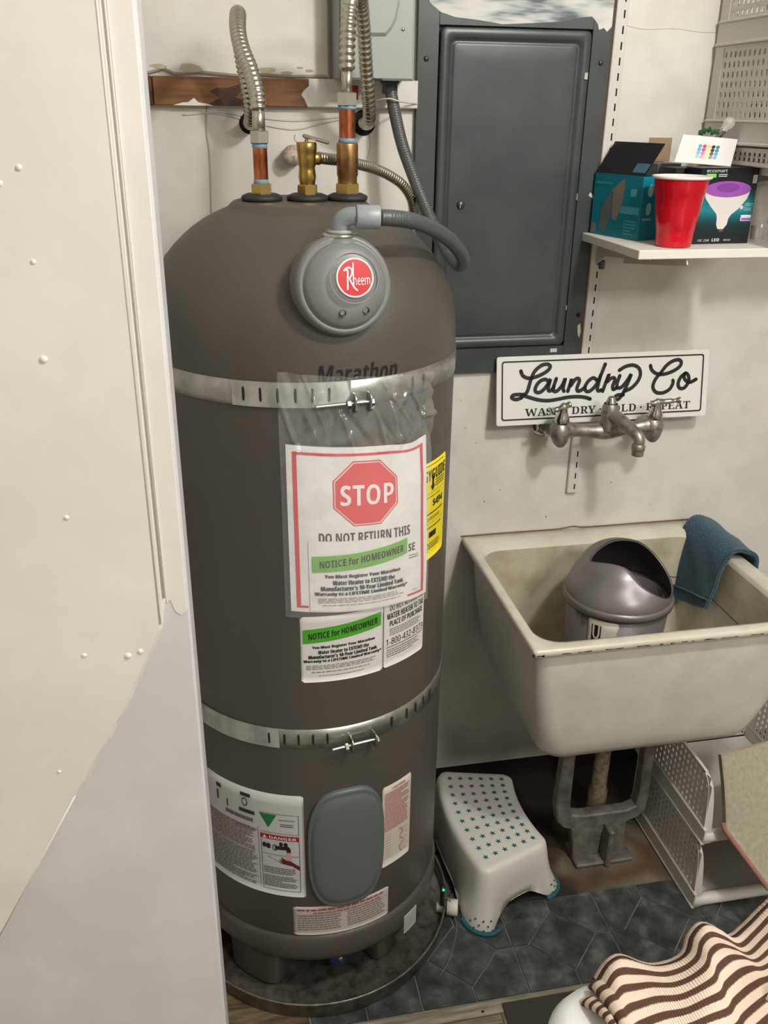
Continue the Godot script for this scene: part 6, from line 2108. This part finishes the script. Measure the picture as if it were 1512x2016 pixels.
func stool() -> void:
	# curved step stool: the top is a sector of a ring
	var C0 := Vector2(1.146, 0.268)
	var Ht := 0.155
	var o := thing("step_stool", "white plastic step stool with teal stars beside the water heater", "step stool", Vector3(0.62, 0, 0.34))
	var white := M(206, 203, 194, 0.42)
	var teal := M(28, 92, 100, 0.7)
	# outline in (radius, angle): angle measured from -x, positive to +z
	var P := func(r: float, a: float, y: float) -> Vector3:
		return Vector3(C0.x - r * cos(a), y, C0.y + r * sin(a))
	var a0 := deg_to_rad(-14.4)
	var a1 := deg_to_rad(20.3)
	var outline := func(grow: float, cr: float, y: float) -> PackedVector3Array:
		# rounded rectangle in (arc length, radius) space
		var R0 := 0.527
		var pl := rrect(a0 * R0 - grow, a1 * R0 + grow, 0.428 - grow, 0.626 + grow, cr, 8)
		var ring := PackedVector3Array()
		for i in pl.size():
			ring.append(P.call(pl[i].y, pl[i].x / R0, y))
		return ring
	var dense := func(ring: PackedVector3Array) -> PackedVector3Array:
		var out := PackedVector3Array()
		var n := ring.size()
		for i in n:
			var b := ring[(i + 1) % n]
			var k := 10 if ring[i].distance_to(b) > 0.06 else 1
			for j in k:
				out.append(ring[i].lerp(b, float(j) / k))
		return out
	# resample each straight side along the arc so that sides bow like the top
	var outline2 := func(grow: float, cr: float) -> Array:
		var R0 := 0.527
		var pl := rrect(a0 * R0 - grow, a1 * R0 + grow, 0.428 - grow, 0.626 + grow, cr, 8)
		var res := []
		var n := pl.size()
		for i in n:
			var b := pl[(i + 1) % n]
			var k := 14 if i % 9 == 8 else 1
			for j in k:
				res.append(pl[i].lerp(b, float(j) / k))
		return res
	var rings := []
	var levels := [[0.0, 0.045, 0.006, 0.0], [0.0, 0.045, 0.0, 0.0]]
	var spec := [[-0.012, 0.02, Ht], [-0.004, 0.024, Ht - 0.0015], [0.001, 0.026, Ht - 0.006], [0.004, 0.028, Ht - 0.014], [0.007, 0.03, 0.125], [0.012, 0.032, 0.09], [0.02, 0.036, 0.055], [0.031, 0.042, 0.028], [0.039, 0.046, 0.010], [0.041, 0.048, 0.0]]
	for s in spec:
		var pl: Array = outline2.call(s[0], s[1])
		var ring := PackedVector3Array()
		var n := pl.size()
		for i in n:
			# distance along the side to the nearest corner: arches between the feet
			var q: Vector2 = pl[i]
			var R0 := 0.527
			var ex: float = absf(q.x - (a0 + a1) * 0.5 * R0) / ((a1 - a0) * 0.5 * R0 + s[0])
			var ey: float = absf(q.y - 0.527) / (0.099 + s[0])
			var m := minf(ex, ey)
			var arch := 1.0 - smoothstep(0.15, 0.72, m)
			var lift := arch * (0.042 if ex > ey else 0.036)
			var y: float = maxf(s[2], lift)
			# pinch the sides in between the feet
			var pinch := (1.0 - smoothstep(0.3, 0.85, m)) * clampf((0.09 - s[2]) / 0.09, 0.0, 1.0) * 0.024
			var mid := Vector2((a0 + a1) * 0.5 * R0, 0.527)
			var dirv := Vector2(signf(q.x - mid.x), 0) if ex > ey else Vector2(0, signf(q.y - mid.y))
			q -= dirv * pinch
			ring.append(P.call(q.y, q.x / R0, y))
		rings.append(ring)
	var st := S()
	var inside := Vector3(0.63, 0.08, 0.3)
	loft(st, rings, inside)
	fan(st, PackedVector3Array(rings[0]), inside)
	obj("body", st, white, o)
	# stars
	for i in 10:
		for j in 6:
			var ang := lerpf(deg_to_rad(-11.3), deg_to_rad(16.7), i / 9.0)
			var r := lerpf(0.596, 0.456, j / 5.0)
			var c: Vector3 = P.call(r, ang, Ht)
			st = S(false)
			var pts := PackedVector2Array()
			for k in 10:
				var rr := 0.0082 if k % 2 == 0 else 0.0034
				var aa := TAU * k / 10.0 + PI / 2 + 0.3
				pts.append(Vector2(cos(aa), sin(aa)) * rr)
			extrude(st, pts, Transform3D(Basis(Vector3(1, 0, 0), Vector3(0, 0, -1), Vector3(0, 1, 0)), c + Vector3(0, -0.0002, 0)), 0.001, 0.0)
			obj("star", st, teal, o)
	# teal rubber rim and grip dots on the feet
	var foot := func(ci: float, cj: float) -> void:
		var R0 := 0.527
		var gx := ((a1 - a0) * 0.5 * R0 + 0.041)
		var gy := 0.099 + 0.041
		var mid := Vector2((a0 + a1) * 0.5 * R0, 0.527)
		var cen := mid + Vector2(ci * (gx - 0.048), cj * (gy - 0.048))
		var path := []
		for k in 13:
			var aa := lerpf(-0.25, PI / 2 + 0.25, k / 12.0)
			var q := cen + Vector2(ci * cos(aa), cj * sin(aa)) * 0.049
			path.append(P.call(q.y, q.x / R0, 0.004))
		var s2 := S()
		tube(s2, smooth_path(path, 3), func(_i, _n): return 0.0058, 10)
		obj("rubber_foot", s2, teal, o)
		for k in 9:
			var aa := lerpf(0.2, PI / 2 - 0.2, (k % 3 + 0.5 * (floori(k / 3.0) % 2)) / 2.5)
			var rowi := floori(k / 3.0)
			var rad: float = [0.0475, 0.0435, 0.0385][rowi]
			var hy: float = [0.012, 0.022, 0.032][rowi]
			var q := cen + Vector2(ci * cos(aa), cj * sin(aa)) * rad
			var wp: Vector3 = P.call(q.y, q.x / R0, hy)
			var c2: Vector3 = P.call(cen.y, cen.x / R0, hy)
			var nrm := (wp - c2).normalized() + Vector3(0, 0.3, 0)
			var s3 := S()
			lathe(s3, [Vector2(0.0022, -0.001), Vector2(0.002, 0.0012), Vector2(0, 0.0016)], 8, along(wp, nrm))
			obj("grip_dot", s3, M(60, 74, 76, 0.7), o)
	for ci in [-1.0, 1.0]:
		for cj in [-1.0, 1.0]:
			foot.call(ci, cj)

func front_things() -> void:
	# white rounded appliance at the bottom right, with a striped knit top draped over it
	var at := Vector3(0.8, 0, 1.6)
	var o := thing("appliance", "smooth white rounded appliance top at the bottom edge under striped knitwear", "appliance", at)
	var st := S()
	var rings := []
	for q in [[0.0, 0.0], [0.0, 0.66], [0.002, 0.685], [0.010, 0.703], [0.024, 0.713], [0.05, 0.719], [0.1, 0.722]]:
		rings.append(flat_ring(rrect(0.372 + q[0], 1.2 - q[0], 1.198 + q[0], 1.9 - q[0], maxf(0.02, 0.085 - q[0] * 0.5), 10), q[1]))
	loft(st, rings, Vector3(0.8, 0.4, 1.5))
	fan(st, rings[rings.size() - 1], Vector3(0.8, 0.4, 1.5))
	obj("casing", st, M(226, 226, 224, 0.3), o)
	# knit: brown and cream stripes
	var img := Image.create(64, 512, false, Image.FORMAT_RGB8)
	for y in 512:
		var band := fmod(y / 512.0 * 26.0, 1.0)
		for x in 64:
			var rib := 0.95 + 0.05 * (1.0 if (x % 4) < 2 else 0.0)
			var jit := 0.02 * sin(x * 1.7)
			var brown := band + jit < 0.45
			var c := Color8(84, 54, 38) if brown else Color8(226, 206, 186)
			img.set_pixel(x, y, Color(c.r * rib, c.g * rib, c.b * rib))
	var km := StandardMaterial3D.new()
	km.albedo_texture = ImageTexture.create_from_image(img)
	km.roughness = 0.95
	km.cull_mode = BaseMaterial3D.CULL_DISABLED
	km.texture_repeat = true
	var rib_img := Image.create(64, 8, false, Image.FORMAT_RGB8)
	for x in 64:
		for y in 8:
			var v := 0.5 + 0.5 * sin(x / 64.0 * TAU * 16.0)
			rib_img.set_pixel(x, y, Color(v, v, v))
	rib_img.bump_map_to_normal_map(1.2)
	km.normal_enabled = true
	km.normal_texture = ImageTexture.create_from_image(rib_img)
	km.uv1_scale = Vector3(9, 1, 1)
	var km3: StandardMaterial3D = km.duplicate()
	km3.uv1_scale = Vector3(1, 1.7, 1)
	km3.uv1_offset = Vector3(0, 0.02, 0)
	var kn := thing("knit_top", "brown and cream striped ribbed knit top heaped over the white appliance", "clothing", Vector3(0.8, 0.72, 1.35))
	# the far edge of the heap, seen from above: x, z
	var edge := smooth_path([Vector3(0.456, 0, 1.224), Vector3(0.476, 0, 1.211), Vector3(0.512, 0, 1.204), Vector3(0.55, 0, 1.213), Vector3(0.592, 0, 1.208), Vector3(0.612, 0, 1.188), Vector3(0.636, 0, 1.176), Vector3(0.656, 0, 1.181), Vector3(0.672, 0, 1.193), Vector3(0.705, 0, 1.178), Vector3(0.752, 0, 1.158), Vector3(0.85, 0, 1.13), Vector3(0.97, 0, 1.125), Vector3(1.1, 0, 1.13)], 8)
	var ne := edge.size() - 1
	# a runs along the stripes (to the right), b towards the viewer
	var top := func(a: float, b: float) -> Vector3:
		var s := clampf(a, 0.0, 1.0) * ne
		var i := mini(int(s), ne - 1)
		var e: Vector3 = edge[i].lerp(edge[i + 1], s - i)
		var x := e.x + 0.02 * b * (1.0 - a) - 0.05 * b * a
		var smooth_z := lerpf(1.215, 1.12, a)
		var z := lerpf(e.z, smooth_z, smoothstep(0.0, 0.35, b)) + 0.62 * b - 0.05 * a * b
		var w := x + 0.35 * b
		var fade := exp(-b * 3.0)
		var y := 0.738 + 0.022 * fade * (exp(-pow((w - 0.49) / 0.03, 2.0)) + 0.9 * exp(-pow((w - 0.635) / 0.036, 2.0)) + 1.5 * exp(-pow((w - 0.80) / 0.06, 2.0)))
		y += 0.005 * sin(x * 30.0 + b * 5.0) * smoothstep(0.05, 0.3, b) + 0.014 * smoothstep(0.0, 0.12, b)
		y += 0.010 * exp(-pow((x - 0.60 - 0.35 * b) / 0.03, 2.0)) * smoothstep(0.02, 0.15, b)
		y -= 0.012 * pow(1.0 - smoothstep(0.0, 0.03, b), 2.0)
		return Vector3(x, y, z)
	st = S()
	grid(st, 150, 110, func(a, b): return top.call(a, b))
	# far edge rolled under
	grid(st, 150, 6, func(a, b):
		var p: Vector3 = top.call(a, 0.0)
		return p + Vector3(0, -0.009 * (1.0 - cos(b * PI)), -0.009 * sin(b * PI)))
	obj("upper_layer", st, km, kn)
	# left edge rolled over in two thicknesses
	for k in 2:
		st = S()
		grid(st, 12, 110, func(a, b):
			var p: Vector3 = top.call(0.0, b)
			var rr := 0.010 + 0.003 * sin(b * 23.0 + k * 2.0)
			return p + Vector3(-0.016 * k + 0.004 * k * sin(b * 15.0) - rr * sin(a * PI), -0.012 * k - rr * (1.0 - cos(a * PI)), 0.012 * k))
		obj("rolled_edge", st, [km, km3][k], kn)
	st = S()
	grid(st, 40, 50, func(a, b):
		var p: Vector3 = top.call(0.52 + 0.45 * a - 0.1 * b, 0.24 + 0.76 * b)
		return p + Vector3(0, 0.010 * sqrt(minf(1.0, a * 8.0)) + 0.006 * sin(a * PI), 0.0))
	var km2: StandardMaterial3D = km.duplicate()
	km2.uv1_offset = Vector3(0, 0.03, 0)
	km2.uv1_scale = Vector3(5, 0.84, 1)
	obj("sleeve", st, km2, kn)
